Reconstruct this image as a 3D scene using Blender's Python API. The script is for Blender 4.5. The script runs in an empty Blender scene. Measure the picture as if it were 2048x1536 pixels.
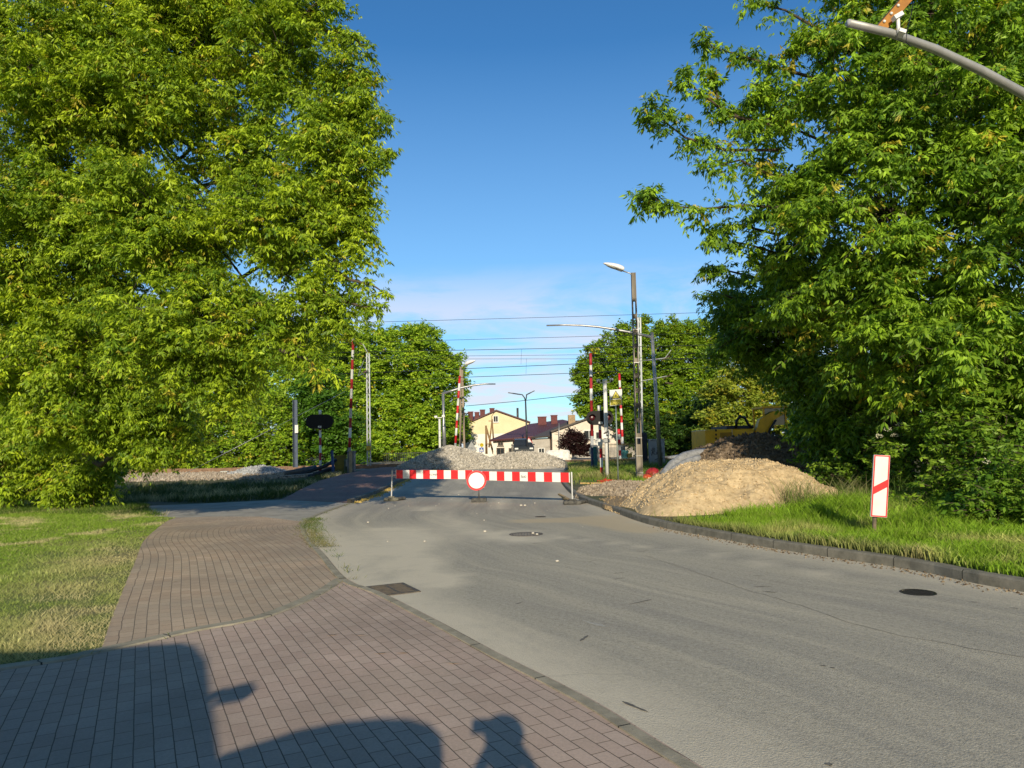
import bpy, bmesh, math, random
import numpy as np
from mathutils import Vector, Matrix
random.seed(7); rng=np.random.default_rng(11)
scene=bpy.context.scene
col=scene.collection
PI=math.pi
# ---------------------------------------------------------------- camera geometry (used to survey the place)
FPX=1450.0; PITCH=math.atan(126.4/1450); ROLL=-0.022; CAMZ=1.6
RCAM=(Matrix.Rotation(PI/2+PITCH,3,'X') @ Matrix.Rotation(ROLL,3,'Z'))
def zt(y):
    t=min(max((y-24)/18,0),1); return .5*t*t*(3-2*t)
def ztn(y):
    t=np.clip((y-24)/18,0,1); return .5*t*t*(3-2*t)
def ray(px,py): return RCAM @ Vector(((px-1024)/FPX,-(py-768)/FPX,-1))
def P(px,py,off=0):
    d=ray(px,py); z=0
    for _ in range(60):
        t=(z+off-CAMZ)/d.z; z=.5*z+.5*zt(t*d.y)
    return Vector((d.x*t,d.y*t,CAMZ+d.z*t))
def At(px,py,Y):
    d=ray(px,py); t=Y/d.y
    return Vector((d.x*t,Y,CAMZ+d.z*t))
# ---------------------------------------------------------------- object helpers
def link(o,parent=None):
    col.objects.link(o)
    if parent is not None: o.parent=parent
    return o
def thing(name,label,cat,loc=(0,0,0),group=None):
    o=bpy.data.objects.new(name,None); o.location=loc; o.empty_display_size=.2
    col.objects.link(o); o['label']=label; o['category']=cat
    if group: o['group']=group
    return o
def tag(o,label=None,cat=None,group=None,kind=None):
    if label: o['label']=label
    if cat: o['category']=cat
    if group: o['group']=group
    if kind: o['kind']=kind
    return o
def attach(o,parent):
    """verts were written in world space: keep them there under a thing"""
    if parent is not None:
        o.parent=parent
        w=Vector(parent.location); p=parent.parent
        while p is not None: w=w+Vector(p.location); p=p.parent
        o.location=-w
    return o
class MB:
    def __init__(s): s.v=[]; s.f=[]; s.m=[]; s.mi=0; s.sm=[]; s.smooth=False
    def add(s,vs,fs):
        b=len(s.v); s.v.extend([tuple(v) for v in vs])
        for f in fs: s.f.append(tuple(b+i for i in f)); s.m.append(s.mi); s.sm.append(s.smooth)
        return s
    def quad(s,*p): return s.add(p,[tuple(range(len(p)))])
    def box(s,c,size,rz=0,rx=0,ry=0,top=1.0):
        sx,sy,sz=[a/2 for a in size]; M=Matrix.Rotation(rz,3,'Z')@Matrix.Rotation(ry,3,'Y')@Matrix.Rotation(rx,3,'X'); c=Vector(c)
        vs=[]
        for z,k in((-sz,1),(sz,top)):
            for x,y in((-sx,-sy),(sx,-sy),(sx,sy),(-sx,sy)): vs.append(c+M@Vector((x*k,y*k,z)))
        return s.add(vs,[(3,2,1,0),(4,5,6,7),(0,1,5,4),(1,2,6,5),(2,3,7,6),(3,0,4,7)])
    def bbox(s,c,size,b=.02,rz=0):
        """box with chamfered vertical and top edges"""
        sx,sy,sz=[a/2 for a in size]; M=Matrix.Rotation(rz,3,'Z'); c=Vector(c)
        def ring(z,i):
            x,y=sx-i,sy-i
            return [c+M@Vector(p) for p in((-x+b,-y,z),(x-b,-y,z),(x,-y+b,z),(x,y-b,z),(x-b,y,z),(-x+b,y,z),(-x,y-b,z),(-x,-y+b,z))]
        R=[ring(-sz,b),ring(-sz+b,0),ring(sz-b,0),ring(sz,b)]
        vs=sum(R,[]); fs=[tuple(range(7,-1,-1)),tuple(range(24,32))]
        for k in range(3):
            for i in range(8): j=(i+1)%8; fs.append((k*8+i,k*8+j,k*8+8+j,k*8+8+i))
        return s.add(vs,fs)
    def tube(s,pts,r,n=8,cap=True):
        pts=[Vector(p) for p in pts]; m=len(pts)
        rs=[r]*m if not hasattr(r,'__len__') else list(r)
        vs=[]; prev=None
        for i,p in enumerate(pts):
            d=(pts[min(i+1,m-1)]-pts[max(i-1,0)]).normalized()
            if prev is None:
                a=Vector((0,0,1)) if abs(d.z)<.9 else Vector((1,0,0)); u=d.cross(a).normalized()
            else: u=(prev-d*prev.dot(d)).normalized()
            prev=u; w=d.cross(u)
            for k in range(n):
                t=2*PI*k/n; vs.append(p+(u*math.cos(t)+w*math.sin(t))*rs[i])
        fs=[]
        for i in range(m-1):
            for k in range(n): j=(k+1)%n; fs.append((i*n+k,i*n+j,i*n+n+j,i*n+n+k))
        if cap: fs.append(tuple(range(n-1,-1,-1))); fs.append(tuple(range((m-1)*n,m*n)))
        sm=s.smooth; s.smooth=n>4; s.add(vs,fs); s.smooth=sm
        return s
    def cyl(s,a,b,r,r2=None,n=12): return s.tube([a,b],[r,r if r2 is None else r2],n)
    def bar(s,a,b,w,h):
        a=Vector(a);b=Vector(b);d=(b-a).normalized(); u=d.cross(Vector((0,0,1)))
        if u.length<.01: u=Vector((1,0,0))
        u=u.normalized()*w/2; v=d.cross(u).normalized()*h/2
        vs=[p+q for p in(a,b) for q in(-u-v,u-v,u+v,-u+v)]
        return s.add(vs,[(3,2,1,0),(4,5,6,7),(0,1,5,4),(1,2,6,5),(2,3,7,6),(3,0,4,7)])
    def prism(s,poly,off):
        """flat polygon (list of Vectors) extruded by vector off"""
        n=len(poly); off=Vector(off); vs=[Vector(p) for p in poly]; vs+= [p+off for p in vs]
        fs=[tuple(range(n-1,-1,-1)),tuple(range(n,2*n))]+[(i,(i+1)%n,n+(i+1)%n,n+i) for i in range(n)]
        return s.add(vs,fs)
    def ell(s,c,r,nu=12,nv=8,M=None):
        c=Vector(c); vs=[]
        for j in range(nv+1):
            ph=PI*j/nv
            for i in range(nu):
                th=2*PI*i/nu; v=Vector((r[0]*math.sin(ph)*math.cos(th),r[1]*math.sin(ph)*math.sin(th),r[2]*math.cos(ph)))
                vs.append(c+(M@v if M is not None else v))
        fs=[(j*nu+i,(j+1)*nu+i,(j+1)*nu+(i+1)%nu,j*nu+(i+1)%nu) for j in range(nv) for i in range(nu)]
        sm=s.smooth; s.smooth=True; s.add(vs,fs); s.smooth=sm
        return s
    def build(s,name,mats,parent=None):
        me=bpy.data.meshes.new(name); me.from_pydata(s.v,[],s.f)
        if not isinstance(mats,(list,tuple)): mats=[mats]
        for m in mats: me.materials.append(m)
        me.polygons.foreach_set('material_index',s.m); me.polygons.foreach_set('use_smooth',s.sm)
        bm=bmesh.new(); bm.from_mesh(me); bmesh.ops.remove_doubles(bm,verts=bm.verts,dist=1e-5)
        bmesh.ops.recalc_face_normals(bm,faces=bm.faces); bm.to_mesh(me); bm.free()
        me.update(); o=bpy.data.objects.new(name,me); col.objects.link(o)
        return attach(o,parent)
def np_mesh(name,verts,faces,mat,parent=None,colr=None,smooth=False):
    """verts (N,3), faces (M,k) arrays, colr (N,3) per-vertex colour data"""
    me=bpy.data.meshes.new(name); N=len(verts); M,k=faces.shape
    me.vertices.add(N); me.vertices.foreach_set('co',np.ascontiguousarray(verts,dtype=np.float32).ravel())
    me.loops.add(M*k); me.loops.foreach_set('vertex_index',np.ascontiguousarray(faces,dtype=np.int32).ravel())
    me.polygons.add(M); me.polygons.foreach_set('loop_start',np.arange(0,M*k,k,dtype=np.int32))
    me.polygons.foreach_set('loop_total',np.full(M,k,dtype=np.int32))
    me.polygons.foreach_set('use_smooth',np.full(M,smooth))
    me.update(calc_edges=True)
    if colr is not None:
        a=me.color_attributes.new('tint','FLOAT_COLOR','POINT')
        c=np.ones((N,4),dtype=np.float32); c[:,:3]=colr; a.data.foreach_set('color',c.ravel())
    me.materials.append(mat)
    o=bpy.data.objects.new(name,me); col.objects.link(o)
    return attach(o,parent)
# ---------------------------------------------------------------- materials
MATS={}
def nt(name):
    m=bpy.data.materials.new(name); m.use_nodes=True; t=m.node_tree; b=t.nodes['Principled BSDF']; return m,t,b
def N(t,typ,**kw):
    n=t.nodes.new(typ)
    for k,v in kw.items():
        if k in n.inputs: n.inputs[k].default_value=v
        else: setattr(n,k,v)
    return n
def L(t,a,b): t.links.new(a,b)
def noise(t,vec,scale,detail=4,rough=.6,dist=0):
    n=N(t,'ShaderNodeTexNoise'); n.inputs['Scale'].default_value=scale; n.inputs['Detail'].default_value=detail
    n.inputs['Roughness'].default_value=rough; n.inputs['Distortion'].default_value=dist
    if vec is not None: L(t,vec,n.inputs['Vector'])
    return n.outputs['Fac']
def ramp(t,fac,stops):
    r=N(t,'ShaderNodeValToRGB'); L(t,fac,r.inputs['Fac']); e=r.color_ramp.elements
    while len(e)<len(stops): e.new(.5)
    for i,(p,c) in enumerate(stops): e[i].position=p; e[i].color=(c[0],c[1],c[2],1) if hasattr(c,'__len__') else (c,c,c,1)
    return r.outputs['Color']
def mix(t,f,a,b,mode='MIX'):
    m=N(t,'ShaderNodeMix'); m.data_type='RGBA'; m.blend_type=mode; m.clamp_factor=True
    for v,i in((f,0),(a,6),(b,7)):
        if isinstance(v,(int,float)): m.inputs[i].default_value=v
        elif isinstance(v,tuple): m.inputs[i].default_value=(v[0],v[1],v[2],1)
        else: L(t,v,m.inputs[i])
    return m.outputs[2]
def math_(t,op,a,b=None,c=None,clamp=False):
    m=N(t,'ShaderNodeMath'); m.operation=op; m.use_clamp=clamp
    for i,v in enumerate((a,b,c)):
        if v is None: continue
        if isinstance(v,(int,float)): m.inputs[i].default_value=v
        else: L(t,v,m.inputs[i])
    return m.outputs[0]
def bump(t,b,h,strength=.3,dist=.02):
    n=N(t,'ShaderNodeBump'); n.inputs['Strength'].default_value=strength; n.inputs['Distance'].default_value=dist
    L(t,h,n.inputs['Height']); L(t,n.outputs['Normal'],b.inputs['Normal'])
def geo(t): return N(t,'ShaderNodeNewGeometry').outputs['Position']
def mat(name,c,rough=.6,metal=0,var=.18,scale=6,c2=None,bs=0,bsc=30,spec=.4,streak=False):
    if name in MATS: return MATS[name]
    m,t,b=nt(name); g=geo(t)
    if streak:
        mp=N(t,'ShaderNodeMapping'); mp.inputs['Scale'].default_value=(1,1,.12); L(t,g,mp.inputs['Vector']); g2=mp.outputs['Vector']
    else: g2=g
    f=noise(t,g2,scale,5,.65)
    d=c2 if c2 else tuple(x*(1-var*1.6) for x in c)
    cc=ramp(t,f,[(.35,d),(.62,c)])
    L(t,cc,b.inputs['Base Color'])
    b.inputs['Roughness'].default_value=rough; b.inputs['Metallic'].default_value=metal; b.inputs['Specular IOR Level'].default_value=spec
    if bs: bump(t,b,noise(t,g,bsc,6,.7),bs,.02)
    MATS[name]=m; return m
white=mat('white_paint',(.78,.78,.76),.45,c2=(.6,.6,.57),scale=3,streak=True)
red=mat('red_paint',(.62,.02,.03),.45,var=.12,scale=5)
redw=mat('weathered_red',(.42,.03,.035),.5,var=.2,scale=5)
redsheet=mat('red_reflective_sheet',(.85,.035,.04),.4,var=.05)
whitesheet=mat('white_reflective_sheet',(.9,.9,.88),.4,var=.03)
black=mat('black_paint',(.012,.012,.014),.45,var=.3)
rubber=mat('dusty_black_rubber',(.05,.05,.05),.8,c2=(.13,.125,.11),scale=9,bs=.3)
galv=mat('galvanised_steel',(.42,.43,.44),.42,metal=.7,var=.2,scale=8,streak=True)
steel=mat('dull_grey_steel',(.3,.32,.34),.55,metal=.3,var=.25,scale=4,streak=True)
bluesteel=mat('blue_grey_steel',(.12,.17,.24),.5,metal=.2,var=.25,scale=3,streak=True)
concrete=mat('weathered_concrete',(.34,.3,.24),.9,c2=(.1,.09,.075),scale=2.2,bs=.5,bsc=18,streak=True)
kerbc=mat('kerb_concrete',(.2,.195,.175),.92,c2=(.12,.12,.105),scale=5,bs=.4,bsc=40)
flushc=mat('flush_kerb_concrete',(.25,.27,.23),.92,c2=(.16,.19,.15),scale=6,bs=.4,bsc=40)
rust=mat('rusty_rail_steel',(.3,.19,.12),.75,c2=(.17,.1,.065),scale=5,bs=.2)
plastic=mat('black_plastic_pipe',(.03,.032,.036),.5,var=.2)
wood=mat('weathered_wood',(.3,.19,.09),.85,c2=(.14,.085,.045),scale=4,bs=.4,streak=True)
newwood=mat('yellow_plank',(.6,.4,.16),.8,var=.2,scale=5)
bark=mat('tree_bark',(.11,.085,.06),.95,c2=(.04,.032,.025),scale=9,bs=.8,bsc=22,streak=True)
glass=mat('dark_window_glass',(.03,.035,.04),.08,var=.1,spec=.8)
# ---------------------------------------------------------------- flat sheets over the terrain profile
def in_poly(x,y,poly):
    """vectorised even-odd test"""
    r=np.zeros(len(x),bool); n=len(poly); j=n-1
    for i in range(n):
        xi,yi=poly[i]; xj,yj=poly[j]
        c=((yi>y)!=(yj>y))&(x<(xj-xi)*(y-yi)/(yj-yi+1e-12)+xi); r^=c; j=i
    return r
def dist_line(x,y,pl):
    """distance to polyline, arc length at closest point, signed side"""
    best=np.full(len(x),1e9); arc=np.zeros(len(x)); side=np.zeros(len(x)); s=0
    for (x0,y0),(x1,y1) in zip(pl[:-1],pl[1:]):
        dx,dy=x1-x0,y1-y0; l=math.hypot(dx,dy); t=np.clip(((x-x0)*dx+(y-y0)*dy)/l**2,0,1)
        d=np.hypot(x-x0-t*dx,y-y0-t*dy); k=d<best; best[k]=d[k]; arc[k]=(s+t*l)[k]
        side[k]=np.sign(dx*(y-y0)-dy*(x-x0))[k]; s+=l
    return best,arc,side
def smooth_line(pts,step=.25):
    """Catmull-Rom through points"""
    p=[Vector((a[0],a[1])) for a in pts]; p=[p[0]*2-p[1]]+p+[p[-1]*2-p[-2]]; out=[]
    for i in range(1,len(p)-2):
        a,b,c,d=p[i-1:i+3]; n=max(2,int((c-b).length/step))
        for k in range(n):
            t=k/n; out.append(.5*((2*b)+(c-a)*t+(2*a-5*b+4*c-d)*t*t+(3*b-a-3*c+d)*t**3))
    out.append(p[-2]); return [(v.x,v.y) for v in out]
def sheet(name,poly,dz,mat_,cell=1.0,parent=None,zf=None):
    from mathutils.geometry import delaunay_2d_cdt
    pl=[]
    for p in poly:
        if not pl or (abs(p[0]-pl[-1][0])+abs(p[1]-pl[-1][1]))>1e-3: pl.append(p)
    poly=pl; n_=len(poly)
    dv,_,df,_,_,_=delaunay_2d_cdt([Vector(p) for p in poly],[],[list(range(n_))],1,1e-5)
    bm=bmesh.new(); vs=[bm.verts.new((v.x,v.y,0)) for v in dv]
    for q in df: bm.faces.new([vs[i] for i in q])
    xs=[p[0] for p in poly]; ys=[p[1] for p in poly]
    for ax,lo,hi in((0,min(xs),max(xs)),(1,min(ys),max(ys))):
        c=cell if ax==1 or cell<.6 else cell*2
        k=math.ceil(lo/c)*c
        while k<hi:
            co=(k,0,0) if ax==0 else (0,k,0); no=(1,0,0) if ax==0 else (0,1,0)
            bmesh.ops.bisect_plane(bm,geom=bm.verts[:]+bm.edges[:]+bm.faces[:],plane_co=co,plane_no=no,dist=1e-4); k+=c
    for v in bm.verts: v.co.z=(zf(v.co.x,v.co.y) if zf else zt(v.co.y))+dz
    bmesh.ops.recalc_face_normals(bm,faces=bm.faces)
    for f in bm.faces:
        if f.normal.z<0: f.normal_flip()
    me=bpy.data.meshes.new(name); bm.to_mesh(me); bm.free(); me.materials.append(mat_)
    o=bpy.data.objects.new(name,me); col.objects.link(o); attach(o,parent); return o
def coords(o):
    me=o.data; a=np.zeros(len(me.vertices)*3,dtype=np.float32); me.vertices.foreach_get('co',a); return a.reshape(-1,3)
def add_attr(o,name,vals):
    a=o.data.attributes.new(name,'FLOAT','POINT'); a.data.foreach_set('value',np.asarray(vals,dtype=np.float32))
def add_uv(o,u,v):
    me=o.data; uv=me.uv_layers.new(name='UVMap'); li=np.zeros(len(me.loops),dtype=np.int32); me.loops.foreach_get('vertex_index',li)
    uv.data.foreach_set('uv',np.stack([u[li],v[li]],1).astype(np.float32).ravel())
def strip(mb,line,w,z0,z1,side=1,ch=.02):
    """kerb along a line: section w wide (to `side`), from z0 to z1 above the terrain"""
    n=len(line); rows=[]
    for i,(x,y) in enumerate(line):
        a=line[max(i-1,0)]; b=line[min(i+1,n-1)]; dx,dy=b[0]-a[0],b[1]-a[1]; l=math.hypot(dx,dy); nx,ny=-dy/l*side,dx/l*side; z=zt(y)
        rows.append([(x,y,z+z0),(x+nx*.01,y+ny*.01,z+z1-ch),(x+nx*(.01+ch),y+ny*(.01+ch),z+z1),(x+nx*w,y+ny*w,z+z1),(x+nx*w,y+ny*w,z+z0)])
    vs=sum(rows,[]); fs=[]
    for i in range(n-1):
        for k in range(4): fs.append((i*5+k,i*5+k+1,i*5+6+k,i*5+5+k))
    fs+=[(0,1,2,3,4),tuple((n-1)*5+k for k in(4,3,2,1,0))]
    mb.add(vs,fs)
def offset_line(line,d):
    out=[]; n=len(line)
    for i,(x,y) in enumerate(line):
        a=line[max(i-1,0)]; b=line[min(i+1,n-1)]; dx,dy=b[0]-a[0],b[1]-a[1]; l=math.hypot(dx,dy)
        out.append((x-dy/l*d,y+dx/l*d))
    return out
def px(pts): return [tuple(P(*p)[:2]) for p in pts]
def vnoise(x,y,s,seed=0):
    """cheap smooth value noise"""
    r=np.random.default_rng(seed); T=r.random((64,64)); u=x/s; v=y/s
    i=np.floor(u).astype(int); j=np.floor(v).astype(int); a=u-i; b=v-j; a=a*a*(3-2*a); b=b*b*(3-2*b)
    g=lambda p,q:T[p%64,q%64]
    return (g(i,j)*(1-a)+g(i+1,j)*a)*(1-b)+(g(i,j+1)*(1-a)+g(i+1,j+1)*a)*b
# ================================================================ GROUND, ROAD, PATHS
SUN_EL=math.radians(19.8); SUNXY=Vector((-.028,1)).normalized()
# --- ground sheet to the horizon
ys=[-40,-10,0,5,10,15,20,24]+[24+i*.75 for i in range(1,25)]+[46,50,60,80,120,200,400,900,2500]
xs=[-2500,-600,-200,-100,-60,-40,-30,-20,-10,0,10,20,30,40,60,100,200,600,2500]
gv=[(x,y,zt(y)) for y in ys for x in xs]; nx=len(xs)
gf=[(j*nx+i,j*nx+i+1,(j+1)*nx+i+1,(j+1)*nx+i) for j in range(len(ys)-1) for i in range(nx-1)]
m,t,b=nt('bare_earth_and_turf'); g=geo(t)
f1=noise(t,g,.35,6,.65); f2=noise(t,g,14,5,.75)
c=mix(t,f2,(.05,.07,.02),(.13,.12,.05)); c=mix(t,ramp(t,f1,[(.52,0.),(.66,1.)]),c,(.17,.13,.08))
L(t,c,b.inputs['Base Color']); b.inputs['Roughness'].default_value=1; bump(t,b,f2,.8,.05)
groundm=m
gme=bpy.data.meshes.new('ground'); gme.from_pydata(gv,[],gf); gme.materials.append(m)
go=link(bpy.data.objects.new('ground',gme)); tag(go,kind='structure')
# --- key lines
roadL=px([(1400,1536),(1180,1400),(1000,1310),(860,1235),(760,1185),(695,1160),(650,1110),(618,1075),(612,1048),(640,1030),(700,1008),(760,985),(800,965),(848,950)])
d0=Vector(roadL[0])-Vector(roadL[1]); roadL=[tuple(Vector(roadL[0])+d0*k) for k in(16,4)]+roadL
roadL=roadL[:-1]+[(-4.6,34.8),(-4.3,38),(-4.5,43),(-4.8,50)]
roadL=smooth_line(roadL,.3)
kerbR=px([(2048,1185),(1820,1140),(1580,1103),(1450,1080),(1300,1050),(1215,1020),(1160,1000),(1125,970),(1120,957)])
d0=Vector(kerbR[0])-Vector(kerbR[1]); kerbR=[(15,-9),(9.2,.9),(6.8,4.6)]+kerbR
kerbR=smooth_line(kerbR+[(2.1,33.5),(2.6,37),(3.0,43)],.3)
lineJ=smooth_line([(-14,2.0),(-6.5,4.7)]+px([(0,1345),(200,1310),(400,1265),(530,1240),(640,1195),(695,1160)]),.25)
# --- road surface
m,t,b=nt('dusty_asphalt'); g=geo(t)
at=N(t,'ShaderNodeAttribute'); at.attribute_name='dust'; dust=at.outputs['Fac']
at2=N(t,'ShaderNodeAttribute'); at2.attribute_name='sand'; sandf=at2.outputs['Fac']
at3=N(t,'ShaderNodeAttribute'); at3.attribute_name='patch'; pat=at3.outputs['Fac']
at4=N(t,'ShaderNodeAttribute'); at4.attribute_name='along'; 
uvn=N(t,'ShaderNodeUVMap'); uvn.uv_map='UVMap'
mp=N(t,'ShaderNodeMapping'); mp.inputs['Scale'].default_value=(1.7,.085,1); L(t,uvn.outputs['UV'],mp.inputs['Vector'])
streaks=noise(t,mp.outputs['Vector'],2.4,9,.68,.5)
big=noise(t,g,1.1,6,.65,.9); fine=noise(t,g,95,4,.8); agg=N(t,'ShaderNodeTexVoronoi'); agg.inputs['Scale'].default_value=75; L(t,g,agg.inputs['Vector'])
c=mix(t,ramp(t,fine,[(.3,0.),(.72,1.)]),(.32,.297,.245),(.61,.57,.475))
c=mix(t,ramp(t,agg.outputs['Distance'],[(.0,.0),(.7,.35)]),c,(.2,.19,.165))
c=mix(t,ramp(t,big,[(.38,0.),(.65,.3)]),c,(.4,.37,.305))
c=mix(t,ramp(t,streaks,[(.36,.0),(.52,.4),(.66,.9)]),mix(t,1,c,(.93,.93,.93),'MULTIPLY'),mix(t,1,c,(1.32,1.29,1.2),'MULTIPLY'))
mid=noise(t,g,26,6,.8); c=mix(t,ramp(t,mid,[(.36,.42),(.5,0.)]),c,(.13,.12,.1)); c=mix(t,ramp(t,mid,[(.55,0.),(.7,.4)]),c,(.66,.62,.53))
st2=N(t,'ShaderNodeMapping'); st2.inputs['Scale'].default_value=(1.0,.045,1); L(t,uvn.outputs['UV'],st2.inputs['Vector'])
fs=noise(t,st2.outputs['Vector'],9,4,.6,.2)
c=mix(t,ramp(t,fs,[(.6,0.),(.75,.22)]),c,(.1,.098,.09))
dn=math_(t,'MULTIPLY',dust,math_(t,'ADD',noise(t,g,1.9,8,.75,1.0),.35),clamp=True)
dm=ramp(t,dn,[(.15,0.),(.8,.9)])
c=mix(t,math_(t,'MULTIPLY',dm,.95),c,mix(t,fine,(.55,.49,.37),(.82,.74,.58)))
sn=math_(t,'MULTIPLY',sandf,math_(t,'ADD',noise(t,g,2.5,6,.7,1.),.45),clamp=True)
c=mix(t,ramp(t,sn,[(.3,0.),(.75,.7)]),c,(.58,.47,.3))
c=mix(t,math_(t,'MULTIPLY',pat,.5),c,(.2,.195,.19))
# cracks: thin warped lines
wv=N(t,'ShaderNodeTexVoronoi'); wv.feature='DISTANCE_TO_EDGE'; wv.inputs['Scale'].default_value=.32
wn=N(t,'ShaderNodeTexNoise'); wn.inputs['Scale'].default_value=1.3; wn.inputs['Detail'].default_value=6; L(t,g,wn.inputs['Vector'])
wm=N(t,'ShaderNodeVectorMath'); wm.operation='MULTIPLY_ADD'; L(t,wn.outputs['Color'],wm.inputs[0]); wm.inputs[1].default_value=(.9,.9,.9); L(t,g,wm.inputs[2]); L(t,wm.outputs[0],wv.inputs['Vector'])
crk=ramp(t,wv.outputs['Distance'],[(.0,1.),(.006,0.)])
crk=math_(t,'MULTIPLY',crk,ramp(t,noise(t,g,.28,3,.5),[(.56,0.),(.64,.3)]))
c=mix(t,crk,c,(.07,.066,.06))
L(t,c,b.inputs['Base Color']); b.inputs['Roughness'].default_value=.93; b.inputs['Specular IOR Level'].default_value=.25
bump(t,b,math_(t,'ADD',math_(t,'MULTIPLY',agg.outputs['Distance'],.6),fine),.55,.008)
rpoly=[p for p in roadL]+[tuple(p) for p in reversed(kerbR)]
rpoly=[p for p in rpoly]
roadm=m
ro=sheet('road',rpoly,.004,m,.4); tag(ro,kind='structure')
rc=coords(ro); X,Y=rc[:,0],rc[:,1]
dL,aL,_=dist_line(X,Y,roadL); dR,aR,_=dist_line(X,Y,kerbR)
dust_=np.exp(-(dL/.6)**2)*np.clip((Y-1)/3,0.35,1)*.95
dust_+=np.exp(-(np.hypot(X+2.2,(Y-13.5)/2.0)/1.5)**2)*.75      # pale fan by the drain
dust_+=np.exp(-(dR/.7)**2)*.75+.5*np.exp(-((np.hypot(X-.19,(Y-13.4)*.8)-.5)/.3)**2)
dk,_,_=dist_line(X,Y,smooth_line(px([(765,1060),(800,1063),(818,1082),(806,1100),(830,1118),(842,1138),(868,1152),(885,1168)]),.2)); dust_+=np.exp(-(dk/.27)**2)*1.5
dk,_,_=dist_line(X,Y,[tuple(v) for v in px([(905,1000),(885,1030),(960,1065),(1060,1085)])]); dust_+=np.exp(-(dk/.35)**2)*.5
dk,_,_=dist_line(X,Y,[tuple(v) for v in px([(1130,1075),(1250,1090),(1420,1110),(1700,1160)])]); dust_+=np.exp(-(dk/.16)**2)*.6
for lx in(-3.9,-2.2,-.2,1.3): dust_+=.8*np.exp(-((X-lx+.25*np.sin(Y*.4))/.3)**2)*(Y>19)*(Y<42)*np.clip(vnoise(X,Y,1.4,77)*2.2-.5,0,1)
add_attr(ro,'dust',np.clip(dust_,0,1))
sp=px([(1060,1042),(1180,1040),(1290,1062)]); ds,_,_=dist_line(X,Y,sp)
add_attr(ro,'sand',np.clip(np.exp(-(ds/.5)**2)*1.1+.7*np.exp(-(np.hypot(X-2.2,Y-16.2)/1.0)**2),0,1))
pp=np.clip(vnoise(X*1.0,Y*.6,1.3,91)*1.6-.55,0,1)*np.clip((Y-17)/4,0,1)*.9
add_attr(ro,'patch',pp)
# streaks follow the travelled curve: across = distance from left edge, along = arc
add_uv(ro,dL+.3*dR,aL)
# --- brick paving
def brickmat(name,c1,c2,mort,w,h,rough=.9,dirt=(.36,.31,.24),dirtamt=.5):
    m,t,b=nt(name); g=geo(t); uv=N(t,'ShaderNodeUVMap'); uv.uv_map='UVMap'
    wj=N(t,'ShaderNodeTexNoise'); wj.inputs['Scale'].default_value=5; L(t,g,wj.inputs['Vector'])
    jj=N(t,'ShaderNodeVectorMath'); jj.operation='MULTIPLY_ADD'; L(t,wj.outputs['Color'],jj.inputs[0]); jj.inputs[1].default_value=(.012,.008,0); L(t,uv.outputs['UV'],jj.inputs[2])
    br=N(t,'ShaderNodeTexBrick'); L(t,jj.outputs[0],br.inputs['Vector']); br.inputs['Scale'].default_value=1
    br.inputs['Brick Width'].default_value=w; br.inputs['Row Height'].default_value=h; br.inputs['Mortar Size'].default_value=.0034
    br.inputs['Mortar Smooth'].default_value=.35; br.inputs['Bias'].default_value=0
    br.inputs['Color1'].default_value=(*c1,1); br.inputs['Color2'].default_value=(*c2,1); br.inputs['Mortar'].default_value=(*mort,1)
    n1=noise(t,g,.8,6,.65,.5); n2=noise(t,g,60,4,.8)
    c=mix(t,math_(t,'MULTIPLY',ramp(t,n1,[(.35,0.),(.65,1.)]),dirtamt),br.outputs['Color'],dirt)
    c=mix(t,math_(t,'MULTIPLY',br.outputs['Fac'],.36),c,mort)
    c=mix(t,ramp(t,noise(t,g,2.3,5,.7),[(.6,0.),(.78,.45)]),c,(.4,.36,.28))
    c=mix(t,ramp(t,n2,[(.3,.25),(.7,0.)]),c,(.07,.06,.05))
    c=mix(t,ramp(t,noise(t,g,.35,4,.6,.3),[(.4,.28),(.6,0.)]),c,(.1,.085,.08))
    L(t,c,b.inputs['Base Color']); b.inputs['Roughness'].default_value=rough; b.inputs['Specular IOR Level'].default_value=.2
    bump(t,b,math_(t,'SUBTRACT',math_(t,'MULTIPLY',n2,.35),br.outputs['Fac']),.7,.006); return m
brA=brickmat('worn_pink_block_paving',(.58,.43,.35),(.66,.51,.42),(.12,.095,.07),.2,.1,dirtamt=.4)
brB=brickmat('grey_brown_block_paving',(.58,.42,.29),(.68,.52,.37),(.12,.1,.075),.2,.105,dirt=(.38,.33,.26),dirtamt=.6)
brC=brickmat('red_block_paving',(.38,.19,.16),(.46,.26,.21),(.2,.14,.12),.2,.1,dirtamt=.35)
rl=np.array(roadL); iJ=int(np.argmin(np.hypot(rl[:,0]-lineJ[-1][0],rl[:,1]-lineJ[-1][1])))
nearp=[p for p in roadL[:iJ+1]]+list(reversed(lineJ))+[(-30,-3),(-30,-12)]
po=sheet('pavement',nearp,.012,brA,.5); tag(po,kind='structure')
pc=coords(po); kd=(Vector(roadL[iJ])-Vector(roadL[0]))
k2=Vector(px([(860,1235)])[0])-Vector(px([(1400,1536)])[0]); k2.normalize()
add_uv(po,pc[:,0]*k2.x+pc[:,1]*k2.y,pc[:,0]*-k2.y+pc[:,1]*k2.x)
grassE=smooth_line([(-3.38,6.02)]+px([(232,1215),(272,1120),(290,1080),(330,1046),(352,1036)]),.25)
topE=px([(352,1036),(430,1034),(520,1034),(612,1044)])
iT=int(np.argmin(np.hypot(rl[:,0]-topE[-1][0],rl[:,1]-topE[-1][1])))
iS=int(np.argmin([math.hypot(p[0]+3.38,p[1]-6.02) for p in lineJ]))
upper=grassE+topE[1:-1]+[roadL[iT]]+list(reversed(roadL[iJ:iT]))+list(reversed(lineJ[iS:-1]))
up=sheet('driveway',upper,.012,brB,.25); tag(up,kind='structure')
uc=coords(up)
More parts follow.
